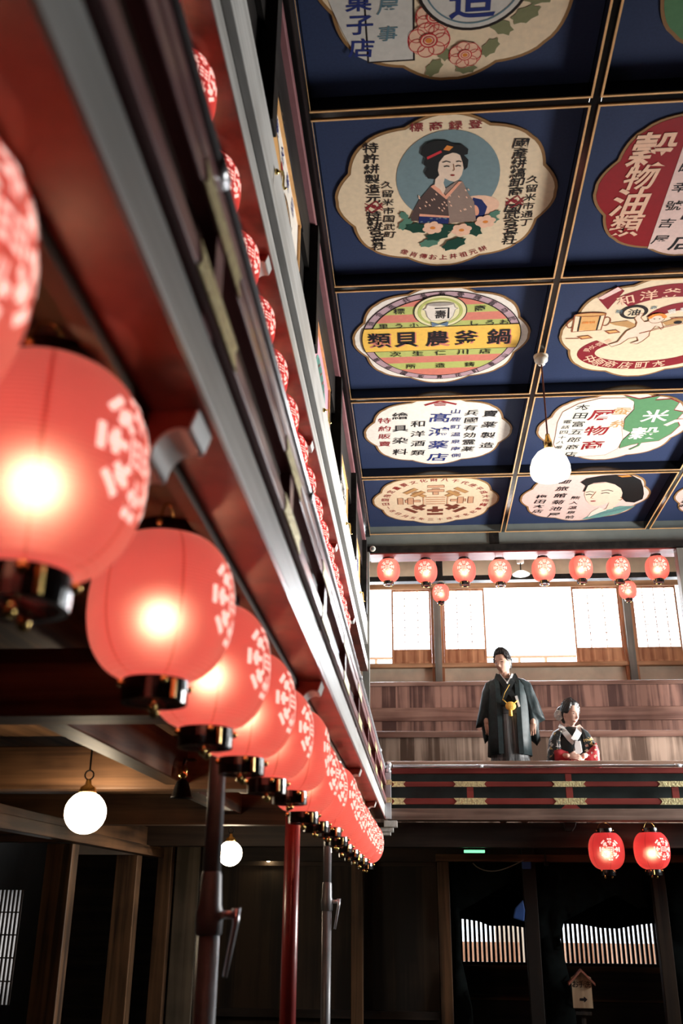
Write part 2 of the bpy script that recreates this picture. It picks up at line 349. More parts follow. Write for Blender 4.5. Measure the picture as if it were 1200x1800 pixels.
shoji(3, 2.185, 2.833, 'sliding paper window right of the open bay', 3)
shoji(4, 3.007, 3.62, 'sliding paper window right of the second grey post', 4)
shoji(5, 4.55, 5.31, 'sliding paper window at the far right of the gallery', 4)
bl = thing('window_balustrade', 'pale balustrade outside the open gallery window', 'balustrade', (1.5, 13.7, 3.0))
for z in (0.13, 0.33): MB().box(-3.0,3.2,-0.02,0.02,z,z+0.03).build('rail', 'balustrade', bl)
for x in (-2.6,-2.1,-0.95,-0.02,0.36,0.9,1.6,2.3): MB().box(x-0.018,x+0.018,-0.02,0.02,-0.4,0.33).build('baluster', 'balustrade', bl)
slab('trim_11', 'outer ledge beyond the gallery windows', 'ledge', -2.5,5.7,13.12,13.95,2.4,2.6, 'render')
# tiered parapets
def tier(name, label, y, zlo, zhi, rail, mid=None, boards='brownz'):
    t = thing(name, label, 'parapet', (1.6, y, zlo))
    MB().box(-4.3,4.0,-0.012,0.012,0,zhi-rail-zlo).build('plank_panel', boards, t)
    za, zb = zhi-rail-zlo+0.0005, zhi-zlo; rr = 0.022
    sec = [(-0.055,za),(0.055,za)] + [(0.055-rr+rr*math.cos(PI/2*i/8), zb-rr+rr*math.sin(PI/2*i/8)) for i in range(9)] + [(-0.055+rr-rr*math.sin(PI/2*i/8), zb-rr+rr*math.cos(PI/2*i/8)) for i in range(9)]
    cr = MB().prism(sec, -4.3, 4.0, 'yz').build('cap_rail', 'caprail', t)
    if mid: MB().box(-4.3,4.0,-0.05,-0.0125,mid[0]-zlo,mid[1]-zlo).build('middle_rail', 'brownx', t, bevel=0.005)
    return t
tier('seating_parapet', 'plank parapet with brown cap rail just behind the two people', 10.3, 0.72, 1.715, 0.07, None, 'tanz')
tier('seating_parapet', 'upper plank parapet with middle rail under the gallery windows', 11.6, 0.72, 2.53, 0.055, (2.05,2.21))
slab('trim_12', 'raised seating step of the back gallery', 'step', -3.0,5.6,10.36,11.54,0.72,1.15, 'floor')
slab('trim_13', 'uppermost seating step of the back gallery', 'step', -3.0,5.6,11.66,12.88,0.72,2.0, 'floor')
# beam under the back railing
slab('trim_14', 'weathered beam under the back railing', 'beam', -0.30,5.6,8.98,9.16,0.708,0.808, 'sillx', 0.005)
slab('trim_15', 'deep dark beam under the back gallery', 'beam', -3.0,5.6,9.24,9.40,0.492,0.705, 'sootx', 0.004)
slab('trim_16', 'dark boarding under the back gallery floor', 'ceiling', -3.0,5.6,9.41,12.66,0.56,0.61, 'sootx')
# left balcony deck, sill and soffit
slab('trim_17', 'pale grey sill board along the left balcony edge', 'sill', -0.365,-0.320,-1.6,8.97,0.735,0.840, 'sill', 0.004)
slab('trim_18', 'red lacquered soffit board under the left balcony sill', 'soffit', -0.412,-0.3205,-1.6,8.97,0.716,0.7345, 'red')
slab('trim_19', 'dark lip board behind the red balcony soffit', 'trim', -0.440,-0.4125,-1.6,8.97,0.690,0.80, 'darky')
slab('floor_balcony', 'timber deck of the left balcony', 'floor', -4.6,-0.3655,-1.6,9.07,0.8005,0.838, 'darky')
slab('ceiling_balcony', 'red brown boarding over the left balcony', 'ceiling', -4.6,-0.722,-1.6,11.02,2.60,2.66, 'redbrown')
slab('trim_20', 'red lacquered soffit above the left balcony lanterns', 'soffit', -0.72,-0.5825,-1.6,11.02,2.541,2.5595, 'red')
slab('trim_21', 'grey sill along the foot of the upper left wall', 'sill', -0.63,-0.58,-1.6,11.02,2.560,2.665, 'sill', 0.003)
slab('wall_left_upper', 'black boards of the upper left wall', 'wall', -0.70,-0.655,-1.6,11.02,2.6655,4.46, 'blackw')
slab('trim_22', 'black band above the lower sill of the left wall', 'trim', -0.654,-0.620,-1.6,11.02,2.668,2.865, 'blackw')
slab('trim_23', 'grey ledge board under the painted wall panels', 'ledge', -0.654,-0.585,-1.6,11.02,2.868,3.150, 'sill', 0.004)
slab('trim_24', 'dark board above the painted wall panels', 'trim', -0.654,-0.625,-1.6,11.02,3.71,4.055, 'blackw')
slab('trim_25', 'pinkish brown picture rail near the ceiling', 'trim', -0.654,-0.590,-1.6,11.02,4.058,4.13, 'mauve', 0.003)
slab('trim_26', 'black cornice along the left edge of the ceiling', 'trim', -0.654,-0.552,-1.6,11.07,4.255,4.40, 'blackl')
for i, y in enumerate((1.25, 3.17, 4.97, 6.88, 8.78, 10.7)):
    struct(MB().box(-0.654,-0.572,y-0.055,y+0.055,3.1555,4.0575).build('wall_pillar', 'blackw', bevel=0.003), 'dark pillar on the upper left wall, %s from the camera' % ORD[i], 'pillar')
# coffer beams
XB = (1.1035, 2.865, 4.63); YB = (-0.955, 0.78, 2.515, 4.25, 5.96, 7.685, 9.42)
for i, x in enumerate(XB):
    struct(MB().box(x-0.034,x+0.034,-1.6,11.135,4.31,4.468).build('ceiling_beam', 'blackl', bevel=0.003), 'black lacquer ceiling beam running away from the camera, %s from the left' % ORD[i], 'beam')
xs = [-0.552] + list(XB) + [5.69]
for i, y in enumerate(YB):
    b = MB()
    for k in range(4):
        b.box(xs[k]+(0.0345 if k else 0), xs[k+1]-0.0345, y-0.04, y+0.04, 4.31, 4.468)
    struct(b.build('ceiling_beam', 'blackl', bevel=0.003), 'black lacquer cross beam of the ceiling, %s from the stage end' % ORD[i], 'beam')

# ground level behind and beside the hall
def post(label, x0,x1,y0,y1,z0=-1.5,z1=0.55,mat='darkz'):
    return struct(MB().box(x0,x1,y0,y1,z0,z1).build('timber_post', mat, bevel=0.006), label, 'post')
post('square wooden post at the back left behind the lantern row', -0.695,-0.580,9.98,10.10)
post('wooden post left of the curtained passage', 0.150,0.268,10.02,10.12,z1=0.40)
post('wooden post with blue tape in the curtained passage', 0.990,1.120,10.10,10.20,mat='sootz')
post('wooden post right of the guide sign', 2.235,2.36,10.10,10.20,mat='sootz')
slab('trim_27', 'wooden lintel over the curtained passage', 'lintel', 0.140,5.6,10.02,10.14,0.402,0.468, 'darkx', 0.004)
slab('trim_28', 'dark boarding above the passage lintel', 'wall', -2.6,5.6,10.15,10.19,0.40,0.56, 'sootx')
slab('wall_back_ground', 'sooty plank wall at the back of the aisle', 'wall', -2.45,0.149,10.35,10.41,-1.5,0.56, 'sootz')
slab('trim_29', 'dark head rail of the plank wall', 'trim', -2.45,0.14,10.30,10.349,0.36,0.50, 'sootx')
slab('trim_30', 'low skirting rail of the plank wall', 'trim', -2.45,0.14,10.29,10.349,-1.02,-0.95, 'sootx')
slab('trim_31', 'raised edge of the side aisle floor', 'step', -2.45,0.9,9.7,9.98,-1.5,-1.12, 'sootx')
# left aisle beams
for i, (y, lab) in enumerate(((2.86,'dark crossbeam under the left balcony nearest the camera'),(4.86,'dark crossbeam over the nearer globe lamp'),(7.15,'dark crossbeam before the farther globe lamp'),(9.8,'dark crossbeam at the back of the left aisle'))):
    struct(MB().box(-4.5,-0.66,y,y+0.16,0.53 if i < 3 else 0.555,0.745).build('aisle_beam', 'darkx', bevel=0.006), lab, 'beam')
struct(MB().box(-1.28,-1.175,3.021,4.859,0.55,0.74).build('aisle_joist', 'darky', bevel=0.006), 'dark joist between the two nearest aisle crossbeams', 'beam')
struct(MB().box(-1.45,-1.30,5.021,7.149,0.60,0.74).build('aisle_joist', 'darky', bevel=0.006), 'dark joist behind the nearer globe lamp', 'beam')
struct(MB().box(-2.66,-2.56,2.0,7.325,0.50,0.5545).build('aisle_lintel', 'darky', bevel=0.004), 'carved lintel board left of the nearer globe lamp', 'lintel')
slab('trim_32', 'lower lintel rail along the left aisle posts', 'lintel', -2.64,-2.54,2.0,9.79,0.41,0.497, 'darky', 0.004)
slab('trim_33', 'pale board wall over the left aisle lintel', 'wall', -2.66,-2.57,7.49,9.79,0.50,0.66, 'darky')
post('thick wooden post under the nearer globe lamp', -2.80,-2.60,7.33,7.48,z1=0.405,mat='darkz')
post('dark wooden post at the left aisle corner', -2.80,-2.60,9.08,9.24,z1=0.405,mat='darkz')
post('reddish corner post at the end of the left aisle', -2.60,-2.46,9.80,9.92,z1=0.55)
post('pale boarded pillar right of the corner post', -2.44,-2.20,9.90,9.98,z1=0.55,mat='palez')
post('narrow dark upright beside the pale boards', -2.185,-2.09,9.92,9.99,z1=0.55,mat='sootz')
post('thin orange brown door edge beside the pale boards', -2.085,-2.03,10.0,10.04,z1=0.20,mat='darkz')
# small lattice window, far left
lw = thing('window_6', 'small paper lattice window at the far left', 'window', (-3.78, 9.5, -0.88)); lw['kind'] = 'structure'
MB().box(-0.42,-0.03,0.0,0.01,0,0.98).build('paper_pane', 'shoji', lw)
g = MB()
for i in range(11): g.box(-0.42+0.39*i/10-0.008,-0.42+0.39*i/10+0.008,-0.02,-0.001,0,0.98)
for i in range(1,5): g.box(-0.42,-0.03,-0.03,-0.021,0.98*i/5-0.006,0.98*i/5+0.006)
g.build('lattice', 'sootx', lw)
area('lattice_room_light', (-4.0, 9.75, -0.4), (R(-90), 0, 0), 0.5, 0.8, 1.6, (1.0, 0.93, 0.85))
# street lattice at ground level
YL = 12.6
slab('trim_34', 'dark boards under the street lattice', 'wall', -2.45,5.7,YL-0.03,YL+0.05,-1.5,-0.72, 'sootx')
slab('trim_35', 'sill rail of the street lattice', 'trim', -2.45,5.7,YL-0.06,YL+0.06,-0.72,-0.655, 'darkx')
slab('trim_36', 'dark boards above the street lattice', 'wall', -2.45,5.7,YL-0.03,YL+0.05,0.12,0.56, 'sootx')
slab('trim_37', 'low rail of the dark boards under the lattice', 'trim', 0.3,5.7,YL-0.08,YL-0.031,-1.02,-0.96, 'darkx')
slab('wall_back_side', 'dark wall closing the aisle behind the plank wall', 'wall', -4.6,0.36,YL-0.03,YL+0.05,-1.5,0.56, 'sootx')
lat = thing('street_lattice', 'wooden slat lattice facing the bright street', 'lattice', (0, YL, -0.655))
lf = MB()
for z in (0.0, 0.74): lf.box(0.37,5.6,-0.03,0.03,z,z+0.035)
lf.build('frame', 'sootx', lat)
k = 0; x = 0.40
while x < 3.45:
    sl = MB().box(x-0.015,x+0.015,-0.02,0.02,0.036,0.739).build('slat', 'darkz', lat); x += 0.0545; k += 1
slab('street_ground', 'pale street paving outside', 'ground', -8,12,12.70,26,-1.75,-1.62, 'street')
fw = thing('street_fence', 'brown boarded fence across the street', 'fence', (2.0, 17.5, -1.62))
MB().box(-6,-0.4,-0.05,0.05,0,1.06).build('board_panel', 'fence', fw); MB().box(0.1,1.9,-0.05,0.05,0,1.06).build('board_panel', 'fence', fw)
MB().box(2.3,7,-0.05,0.05,0,1.06).build('board_panel', 'fence', fw)
slab('street_wall', 'pale rendered wall beyond the street fence', 'wall', 1.25,1.95,18.2,18.4,-1.62,2.2, 'render')
slab('street_house', 'brown boarded house across the street', 'house', 4.0,4.9,17.0,17.4,-1.62,1.6, 'fence')
slab('roof', 'dark roof deck over the theatre', 'roof', -4.8,6.4,-2.8,13.3,4.76,4.84, 'blackw')

# ------------------------------------------------------------------ railings
def swallow(mb, a0, a1, lo, hi, face, th, along):
    """a gilt plate with swallow-tail ends wrapped over one face of a rail"""
    m = (lo+hi)/2; d = (hi-lo)*0.45
    poly = [(a0,lo),(a1,lo),(a1-d,m),(a1,hi),(a0,hi),(a0+d,m)]
    if along == 'y': mb.prism([(a,b) for a,b in poly], face, face+th, 'yz')
    else: mb.prism([(a,b) for a,b in poly], face-th, face, 'xz')
lr = thing('balcony_railing', 'red railing with brass fittings and steel handrail along the left balcony', 'railing', (0,0,0))
low = MB().box(-0.338,-0.305,-1.5,8.938,0.855,0.900).build('bottom_rail', 'mauve', lr, bevel=0.004)
mid = MB().box(-0.337,-0.306,-1.5,8.938,1.008,1.052).build('middle_rail', 'mauve', lr, bevel=0.004)
top = MB().box(-0.345,-0.318,-1.5,8.938,1.105,1.148).build('top_rail', 'mauve', lr, bevel=0.004)
hp = MB().tube([(-0.325,-1.5,1.166),(-0.325,8.936,1.166)], 0.0165, 14).build('handrail_pipe', 'steel', lr, smooth=True)
for y in (-0.3, 1.26, 2.66, 5.2, 7.9):
    MB().tube([(-0.325,y-0.03,1.166),(-0.325,y+0.03,1.166)], 0.021, 14).build('pipe_coupling', 'steel', hp, smooth=True)
for k, y in enumerate((-0.6, 0.33, 1.26, 2.19, 3.10, 4.03, 4.98, 5.92, 6.86, 7.80)):
    MB().box(-0.336,-0.308,y-0.028,y+0.028,0.9005,1.0075).build('baluster', 'mauve', lr)
    if k % 2 == 0:
        MB().box(-0.336,-0.318,y-0.026,y+0.026,1.0525,1.1045).build('baluster', 'mauve', lr)
        MB().box(-0.340,-0.321,y-0.034,y+0.034,0.8405,0.8545).build('rail_foot', 'mauve', lr)
    a = MB(); swallow(a, y-0.15, y+0.15, 0.8535, 0.902, -0.3045, 0.003, 'y'); a.build('gilt_fitting', 'chased', low)
    a = MB(); swallow(a, y-0.15, y+0.15, 1.0065, 1.054, -0.3055, 0.003, 'y'); a.build('gilt_fitting', 'chased', mid)
MB().box(-0.356,-0.349,-1.5,8.938,0.8405,1.150).build('back_board', 'redbrown', lr)
br = thing('balcony_railing', 'red railing with brass fittings and steel handrail along the back gallery', 'railing', (0,0,0))
low = MB().box(-0.2575,5.6,8.990,9.030,0.845,0.898).build('bottom_rail', 'redx', br, bevel=0.004)
mid = MB().box(-0.2575,5.6,8.993,9.027,1.000,1.045).build('middle_rail', 'redx', br, bevel=0.004)
top = MB().box(-0.2575,5.6,8.985,9.035,1.115,1.165).build('top_rail', 'redx', br, bevel=0.005)
hp = MB().tube([(-0.245,8.965,1.180),(5.6,8.965,1.180)], 0.011, 14).build('handrail_pipe', 'steel', br, smooth=True)
for x in (0.55, 2.32, 4.1): MB().tube([(x-0.03,8.965,1.180),(x+0.03,8.965,1.180)], 0.0145, 14).build('pipe_coupling', 'steel', hp, smooth=True)
for k, x in enumerate((0.455, 1.345, 2.28, 3.2, 4.13)):
    MB().box(x-0.03,x+0.03,8.995,9.025,0.8985,0.9995).build('baluster', 'redx', br)
    if k % 2:
        MB().box(x-0.027,x+0.027,8.995,9.025,1.0455,1.1145).build('baluster', 'redx', br)
        MB().prism([(x-0.085,0.809),(x+0.085,0.809),(x+0.045,0.8445),(x-0.045,0.8445)], 8.99,9.03).build('rail_foot', 'redx', br)
    a = MB(); swallow(a, x-0.15, x+0.15, 0.843, 0.900, 8.9895, 0.003, 'x'); a.build('gilt_fitting', 'chased', low)
    a = MB(); swallow(a, x-0.15, x+0.15, 0.998, 1.047, 8.9925, 0.003, 'x'); a.build('gilt_fitting', 'chased', mid)
a = MB(); swallow(a, -0.2575, -0.13, 0.843, 0.900, 8.9895, 0.003, 'x'); a.build('gilt_fitting', 'chased', low)
a = MB(); swallow(a, -0.2575, -0.13, 0.998, 1.047, 8.9925, 0.003, 'x'); a.build('gilt_fitting', 'chased', mid)
slab('trim_38', 'dark green boards behind the back railing', 'panel', -0.30,5.6,9.10,9.125,0.81,1.17, 'darkgreen')
slab('trim_39', 'brown capped ledge behind the steel handrail', 'ledge', -0.30,5.6,9.05,9.19,1.192,1.238, 'tanx', 0.012)
nw = thing('newel_post', 'shiny capped corner post where the two railings meet', 'newel post', (-0.290, 8.972, 0.70))
MB().box(-0.028,0.028,-0.028,0.028,0.012,0.42).build('shaft', 'steel', nw, bevel=0.006)
MB().lathe([(0.001,0.42),(0.028,0.42),(0.033,0.435),(0.026,0.447),(0.024,0.46),(0.036,0.475),(0.036,0.50),(0.024,0.515),(0.001,0.52)], 20).build('cap', 'steel', nw, smooth=True)
for z in (0.155, 0.31):
    MB().box(-0.032,0.032,-0.032,0.032,z,z+0.045).build('brass_band', 'chased', nw)
cb = thing('corner_corbel', 'stepped grey corbel under the railing corner', 'corbel', (-0.30, 9.02, 0.70))
MB().box(-0.03,0.09,-0.08,0.04,-0.055,-0.0).build('upper_block', 'sill', cb, bevel=0.004)
MB().box(-0.07,0.055,-0.06,0.05,-0.095,-0.056).build('middle_block', 'sill', cb, bevel=0.004)
MB().box(-0.11,0.03,-0.05,0.05,-0.125,-0.096).build('lower_block', 'sill', cb, bevel=0.004)
tag(MB().prism([(1.30,0.7075),(1.41,0.7075),(1.40,0.67),(1.37,0.63),(1.31,0.63)], 9.165, 9.2395).build('beam_corbel', 'sootx', bevel=0.004), 'small dark corbel under the weathered back beam', 'corbel')

# scroll corbels under the two sills: red body, grey painted scroll edge
def corbel(label, x, y, z, s=1.0, red='red', group=None):
    t = thing('scroll_corbel', label, 'corbel', (x, y, z), (0,0,0), group)
    cv = [(0.0,-0.001)]
    for i in range(25):
        u = i/24
        cv.append((-0.012-0.105*u + 0.012*math.sin(u*PI*2*1.5)*s, -0.024-0.085*u - 0.012*math.cos(u*PI*2*1.5)))
    cv += [(-0.117,-0.001)]
    cv = [(a*s, b*s) for a, b in cv]
    MB().prism(cv, -0.055*s, 0.055*s, 'xz').build('body', red, t)
    e = MB(); n = len(cv)
    for i in range(0, n-2):
        (a,b),(c,d) = cv[i], cv[i+1]
        nx, nz = (d-b), -(c-a); L = math.hypot(nx,nz) or 1; nx, nz = -nx/L*0.004, -nz/L*0.004
        if nz > 0: nx, nz = -nx, -nz
        e.add([(a,-0.056*s,b),(a,0.056*s,b),(c,0.056*s,d),(c,-0.056*s,d),(a+nx,-0.056*s,b+nz),(a+nx,0.056*s,b+nz),(c+nx,0.056*s,d+nz),(c+nx,-0.056*s,d+nz)],
              [(0,1,2,3),(4,7,6,5),(0,4,5,1),(1,5,6,2),(2,6,7,3),(3,7,4,0)])
    e.build('painted_edge', 'sill', t)
for i, y in enumerate((1.335, 3.29, 5.57, 7.44)):
    corbel('grey edged scroll corbel under the left balcony sill, %s from the camera' % ORD[i], -0.335, y, 0.7155, 0.85)
for i, y in enumerate((3.30, 5.04, 6.78, 8.80)):
    corbel('grey edged scroll corbel above the left balcony lanterns, %s from the camera' % ORD[i], -0.592, y, 2.5405, 0.85)
# brass hooks on the ledge of the upper left wall
for i, y in enumerate((3.30, 5.52, 7.55, 9.5)):
    t = thing('brass_hook', 'small brass hook on the grey ledge, %s from the camera' % ORD[i], 'hook', (-0.585, y, 3.03))
    MB().ball((0.006,0,0.0), 0.014, 8).build('rose', 'brass', t, smooth=True)
    MB().tube([(0.006,0,0),(0.035,0,0),(0.04,0,-0.03),(0.04,0,-0.08),(0.046,0,-0.10),(0.056,0,-0.095)], 0.006, 8).build('hook_bar', 'brass', t, smooth=True)

# ------------------------------------------------------------------ painted panels: flat layered artwork
_gl = {}
_tc = bpy.data.curves.new('glyph_source', 'FONT'); _to = bpy.data.objects.new('glyph_source', _tc); C.objects.link(_to)
_tc.resolution_u = 4
def glyph(ch, bold=0.0):
    if (ch, bold) in _gl: return _gl[(ch, bold)]
    _tc.body = ch; _tc.offset = bold
    dg = bpy.context.evaluated_depsgraph_get(); dg.update()
    me = bpy.data.meshes.new_from_object(_to.evaluated_get(dg))
    vs = [(v.co.x, v.co.y) for v in me.vertices]; fs = [tuple(p.vertices) for p in me.polygons]
    bpy.data.meshes.remove(me)
    if vs:
        x0 = min(v[0] for v in vs); x1 = max(v[0] for v in vs); y0 = min(v[1] for v in vs); y1 = max(v[1] for v in vs)
        s = 1/max(0.8, x1-x0, y1-y0); cx, cy = (x0+x1)/2, (y0+y1)/2
        vs = [((a-cx)*s, (b-cy)*s) for a, b in vs]
    _gl[(ch, bold)] = (vs, fs); return _gl[(ch, bold)]
COL = {}
def ink(name, rgb, rough=0.65):
    if name not in M: M[name] = plain('paint_'+name, srgb(*rgb), rough=rough, spec=0.2, var=0.06, scale=30)
    return name
for n_, c_ in dict(cream=(240,218,184), ivorywhite=(246,238,226), border=(150,112,70), crimson=(150,22,30), ink=(20,17,20), indigo=(38,52,120), maroon=(140,32,42),
    greyblue=(120,143,148), skin=(240,214,190), hair=(20,22,22), plum=(84,66,62), plumlight=(150,128,116), obipink=(240,170,140), obiblue=(28,42,100), leaf=(22,66,52), leaflight=(86,130,110), petal=(246,200,170),
    orange=(230,140,60), mauvering=(190,158,166), yellow=(250,200,90), salmon=(218,130,112), lime=(190,196,112), paleyellow=(238,230,180), potwhite=(238,228,214), potgrey=(170,160,150), bluegrey=(100,124,150),
    pink=(238,206,196), green=(88,138,94), tan=(196,150,96), rust=(150,78,46), gold=(190,140,60), bronze=(120,64,48), bronzelight=(214,166,130), rosered=(206,52,60), sage=(132,134,96), cardwhite=(214,210,202), slate=(96,128,140), fleshline=(150,96,60), boxtan=(224,170,104), ringblack=(36,26,24), mauvepink=(214,160,176), eggshell=(232,226,210), teal=(110,160,150)).items(): ink(n_, c_)

class Art:
    """flat paintwork in units of the half size h; layers step towards the viewer by under a millimetre"""
    def __init__(s, h, base=0.0): s.h = h; s.g = {}; s.base = base; s.k = 0
    def mb(s, part): return s.g.setdefault(part, MB())
    def w(s, layer):                                 # every stroke lies a hair above the one before it
        s.k += 1; return s.base + layer*0.0011 + (s.k % 60)*0.000015
    def poly(s, part, pts, mat, layer):
        z = s.w(layer); s.mb(part).add([(a*s.h, b*s.h, z) for a, b in pts], [tuple(range(len(pts)))], mat)
    def ell(s, part, cx, cy, rx, ry, mat, layer, n=40, rot=0):
        p = []
        for i in range(n):
            t = 2*PI*i/n; a, b = rx*math.cos(t), ry*math.sin(t); p.append((cx+a*math.cos(rot)-b*math.sin(rot), cy+a*math.sin(rot)+b*math.cos(rot)))
        s.poly(part, p, mat, layer)
    def ring(s, part, cx, cy, rx, ry, wd, mat, layer, a0=0, a1=2*PI, n=56, wdy=None):
        wdy = wdy or wd; z = s.w(layer); vs = []; fs = []
        for i in range(n+1):
            t = a0+(a1-a0)*i/n; c_, s_ = math.cos(t), math.sin(t)
            vs += [((cx+rx*c_)*s.h, (cy+ry*s_)*s.h, z), ((cx+(rx-wd)*c_)*s.h, (cy+(ry-wdy)*s_)*s.h, z)]
        for i in range(n): fs.append((2*i, 2*i+2, 2*i+3, 2*i+1))
        s.mb(part).add(vs, fs, mat)
    def line(s, part, pts, wd, mat, layer):
        z = s.w(layer); vs = []; fs = []
        for i, p in enumerate(pts):
            q0 = pts[max(0,i-1)]; q1 = pts[min(len(pts)-1,i+1)]; dx, dy = q1[0]-q0[0], q1[1]-q0[1]; L = math.hypot(dx,dy) or 1
            vs += [((p[0]-dy/L*wd)*s.h, (p[1]+dx/L*wd)*s.h, z), ((p[0]+dy/L*wd)*s.h, (p[1]-dx/L*wd)*s.h, z)]
        for i in range(len(pts)-1): fs.append((2*i, 2*i+1, 2*i+3, 2*i+2))
        s.mb(part).add(vs, fs, mat)
    def rect(s, part, x0, x1, y0, y1, mat, layer): s.poly(part, [(x0,y0),(x1,y0),(x1,y1),(x0,y1)], mat, layer)
    def text(s, part, ch, cx, cy, sx, sy, mat, layer, rot=0, bold=0.012, shear=0.0):
        vs, fs = glyph(ch, round(bold*0.55, 4)); sx *= 0.93; sy *= 0.93; z = s.w(layer); c_, s_ = math.cos(rot), math.sin(rot); o = []
        for a, b in vs:
            a, b = a*sx + shear*b*sy, b*sy; o.append(((cx+a*c_-b*s_)*s.h, (cy+a*s_+b*c_)*s.h, z))
        s.mb(part).add(o, fs, mat)
    def column(s, part, chars, x0, y0, x1, y1, size, mat, layer, bold=0.012, shear=0.07, stretch=1.0):
        n = len(chars)
        for i, ch in enumerate(chars):
            t = i/(n-1) if n > 1 else 0; s.text(part, ch, x0+(x1-x0)*t, y0+(y1-y0)*t, size*stretch, size*0.88, mat, layer, rot=random.uniform(-.09,.05), bold=bold, shear=shear+random.uniform(-.02,.10))
    def arc(s, part, chars, rx, ry, a0, a1, size, mat, layer, cx=0, cy=0, bold=0.01, inward=False):
        n = len(chars)
        for i, ch in enumerate(chars):
            t = a0+(a1-a0)*i/max(1,n-1); rot = t-PI/2 if not inward else t+PI/2
            s.text(part, ch, cx+rx*math.cos(t), cy+ry*math.sin(t), size, size, mat, layer, rot=rot, bold=bold)
    def build(s, parent):
        for part, mb in s.g.items(): mb.build(part, None, parent)
def ogee(h, off=0.0, n=6):
    """sixteen-lobed medallion outline with cusps and notches"""
    P = []
    for k in range(16):
        t0 = k*PI/8; r0 = 1.005 if k % 2 == 0 else 0.938; r1 = 0.938 if k % 2 == 0 else 1.005
        for i in range(n):
            u = i/n; t = t0+u*PI/8; uu = u if k % 2 == 0 else 1-u     # uu = 0 at the cusp
            r = r0+(r1-r0)*u + 0.020*math.sin(PI*uu**0.7) - 0.012*math.exp(-((uu)/0.12)**2)*0
            P.append(((r-off)*math.cos(t)*h, (r-off)*math.sin(t)*h))
    return P
def ceiling_panel(label, cx, cy, hx=0.81, hy=0.825, ground='cream', blank=False):
    t = thing('ceiling_panel', label, 'painted panel', (cx, cy, 4.405), (PI,0,0), 'painted panels of the coffered ceiling')
    MB().box(-hx+0.002,hx-0.002,-hy+0.002,hy-0.002,-0.02,0.0).build('navy_ground', 'navy', t)
    f = MB(); wd = 0.012; a, b = hx, hy; z0, z1 = 0.0955, 0.104
    f.box(-a-wd,a+wd,-b-wd,-b,z0,z1).box(-a-wd,a+wd,b,b+wd,z0,z1).box(-a-wd,-a,-b,b,z0,z1).box(a,a+wd,-b,b,z0,z1)
    f.build('gilt_frame', 'goldtrim', t)
    if blank: return t, None, None
    h = 0.735
    md = MB().prism(ogee(h), 0.0005, 0.008, 'xy').build('medallion', ink('border', (150,112,70)), t)
    g = MB().prism(ogee(h, 0.028), 0.0082, 0.0092, 'xy').build('painted_ground', ink(ground, (0,0,0)), md)
    return t, md, Art(h, 0.0100)
YC = (3.3825, 5.105, 6.8225, 8.5525, 10.285); XL, XR, XF = 0.259, 1.984, 3.7475
HY = (0.8275, 0.815, 0.8225, 0.8275, 0.825)

# ---- panel 0, left column: confectioner's card, roses, round seal
t, md, A = ceiling_panel('navy ceiling panel with roses and a grey lettered card, nearest the camera', XL, YC[0], 0.81, HY[0])
A.rect('card', -0.63,-0.265,-0.80,0.60,'ringblack',1); A.rect('card', -0.615,-0.28,-0.785,0.585,'cardwhite',2)
A.poly('card', [(-0.80,0.58),(-0.63,0.6),(-0.63,-0.775),(-0.71,-0.725),(-0.80,-0.50),(-0.86,-0.3),(-0.94,0.0),(-0.86,0.3)], 'cardwhite', 2)
A.column('lettering', '元祖名代菓子店', -0.655,0.55,-0.668,-0.655, 0.21, 'indigo', 3, bold=0.03)
A.column('lettering', '山鹿治屋事', -0.43,0.35,-0.465,-0.54, 0.16, 'slate', 3, bold=0.015)
def rose(part, x, y, r, L):
    A.ell(part, x, y, r, r*0.92, 'rosered', L, 26)
    for k in range(7):
        a = k*2*PI/7; A.ell(part, x+0.6*r*math.cos(a), y+0.6*r*math.sin(a), r*0.50, r*0.36, 'petal', L+1, 14, a+PI/2)
        A.ring(part, x+0.6*r*math.cos(a), y+0.6*r*math.sin(a), r*0.40, r*0.38, r*0.035, 'rosered', L+2, n=16)
    A.ell(part, x, y, r*0.42, r*0.40, 'petal', L+3, 16); A.ring(part, x, y, r*0.42, r*0.40, r*0.06, 'rosered', L+4, n=20); A.ring(part, x, y, r*0.27, r*0.25, r*0.05, 'rosered', L+4, n=16); A.ell(part, x, y, r*0.16, r*0.14, 'orange', L+4, 12)
def leafy(part, x, y, r, a, mat, L):
    p = []
    for k in range(14):
        u = 2*PI*k/14; q = r*(1.0 if k % 2 == 0 else 0.78); p.append((x+q*math.cos(u)*math.cos(a)-0.6*q*math.sin(u)*math.sin(a), y+q*math.cos(u)*math.sin(a)+0.6*q*math.sin(u)*math.cos(a)))
    A.poly(part, p, mat, L)
for x, y, r, a in ((0.54,-0.45,0.12,.5),(0.37,-0.54,0.11,2.5),(-0.12,-0.88,0.10,1),(0.127,-0.90,0.09,0),(0.30,-0.72,0.10,1),(0.62,-0.3,0.13,0),(0.72,-0.1,0.11,1),(-0.05,-0.74,0.09,2),(0.25,-0.45,0.12,.3)): leafy('roses', x, y, r, a, 'sage', 1)
for x, y, r in ((-0.16,-0.62,0.16),(0.115,-0.77,0.125),(-0.12,-0.42,0.14),(0.46,0.35,0.16),(0.1,0.5,0.15)): rose('roses', x, y, r, 2)
A.ell('seal', 0.15, -0.10, 0.42, 0.45, 'ringblack', 7); A.ell('seal', 0.15, -0.10, 0.395, 0.425, 'cardwhite', 8); A.ring('seal', 0.15, -0.10, 0.36, 0.39, 0.012, 'slate', 9)
A.text('seal', '製', 0.15, 0.12, 0.34, 0.32, 'indigo', 9, bold=0.03); A.text('seal', '造', 0.15, -0.29, 0.36, 0.34, 'indigo', 9, bold=0.03)
A.build(md)

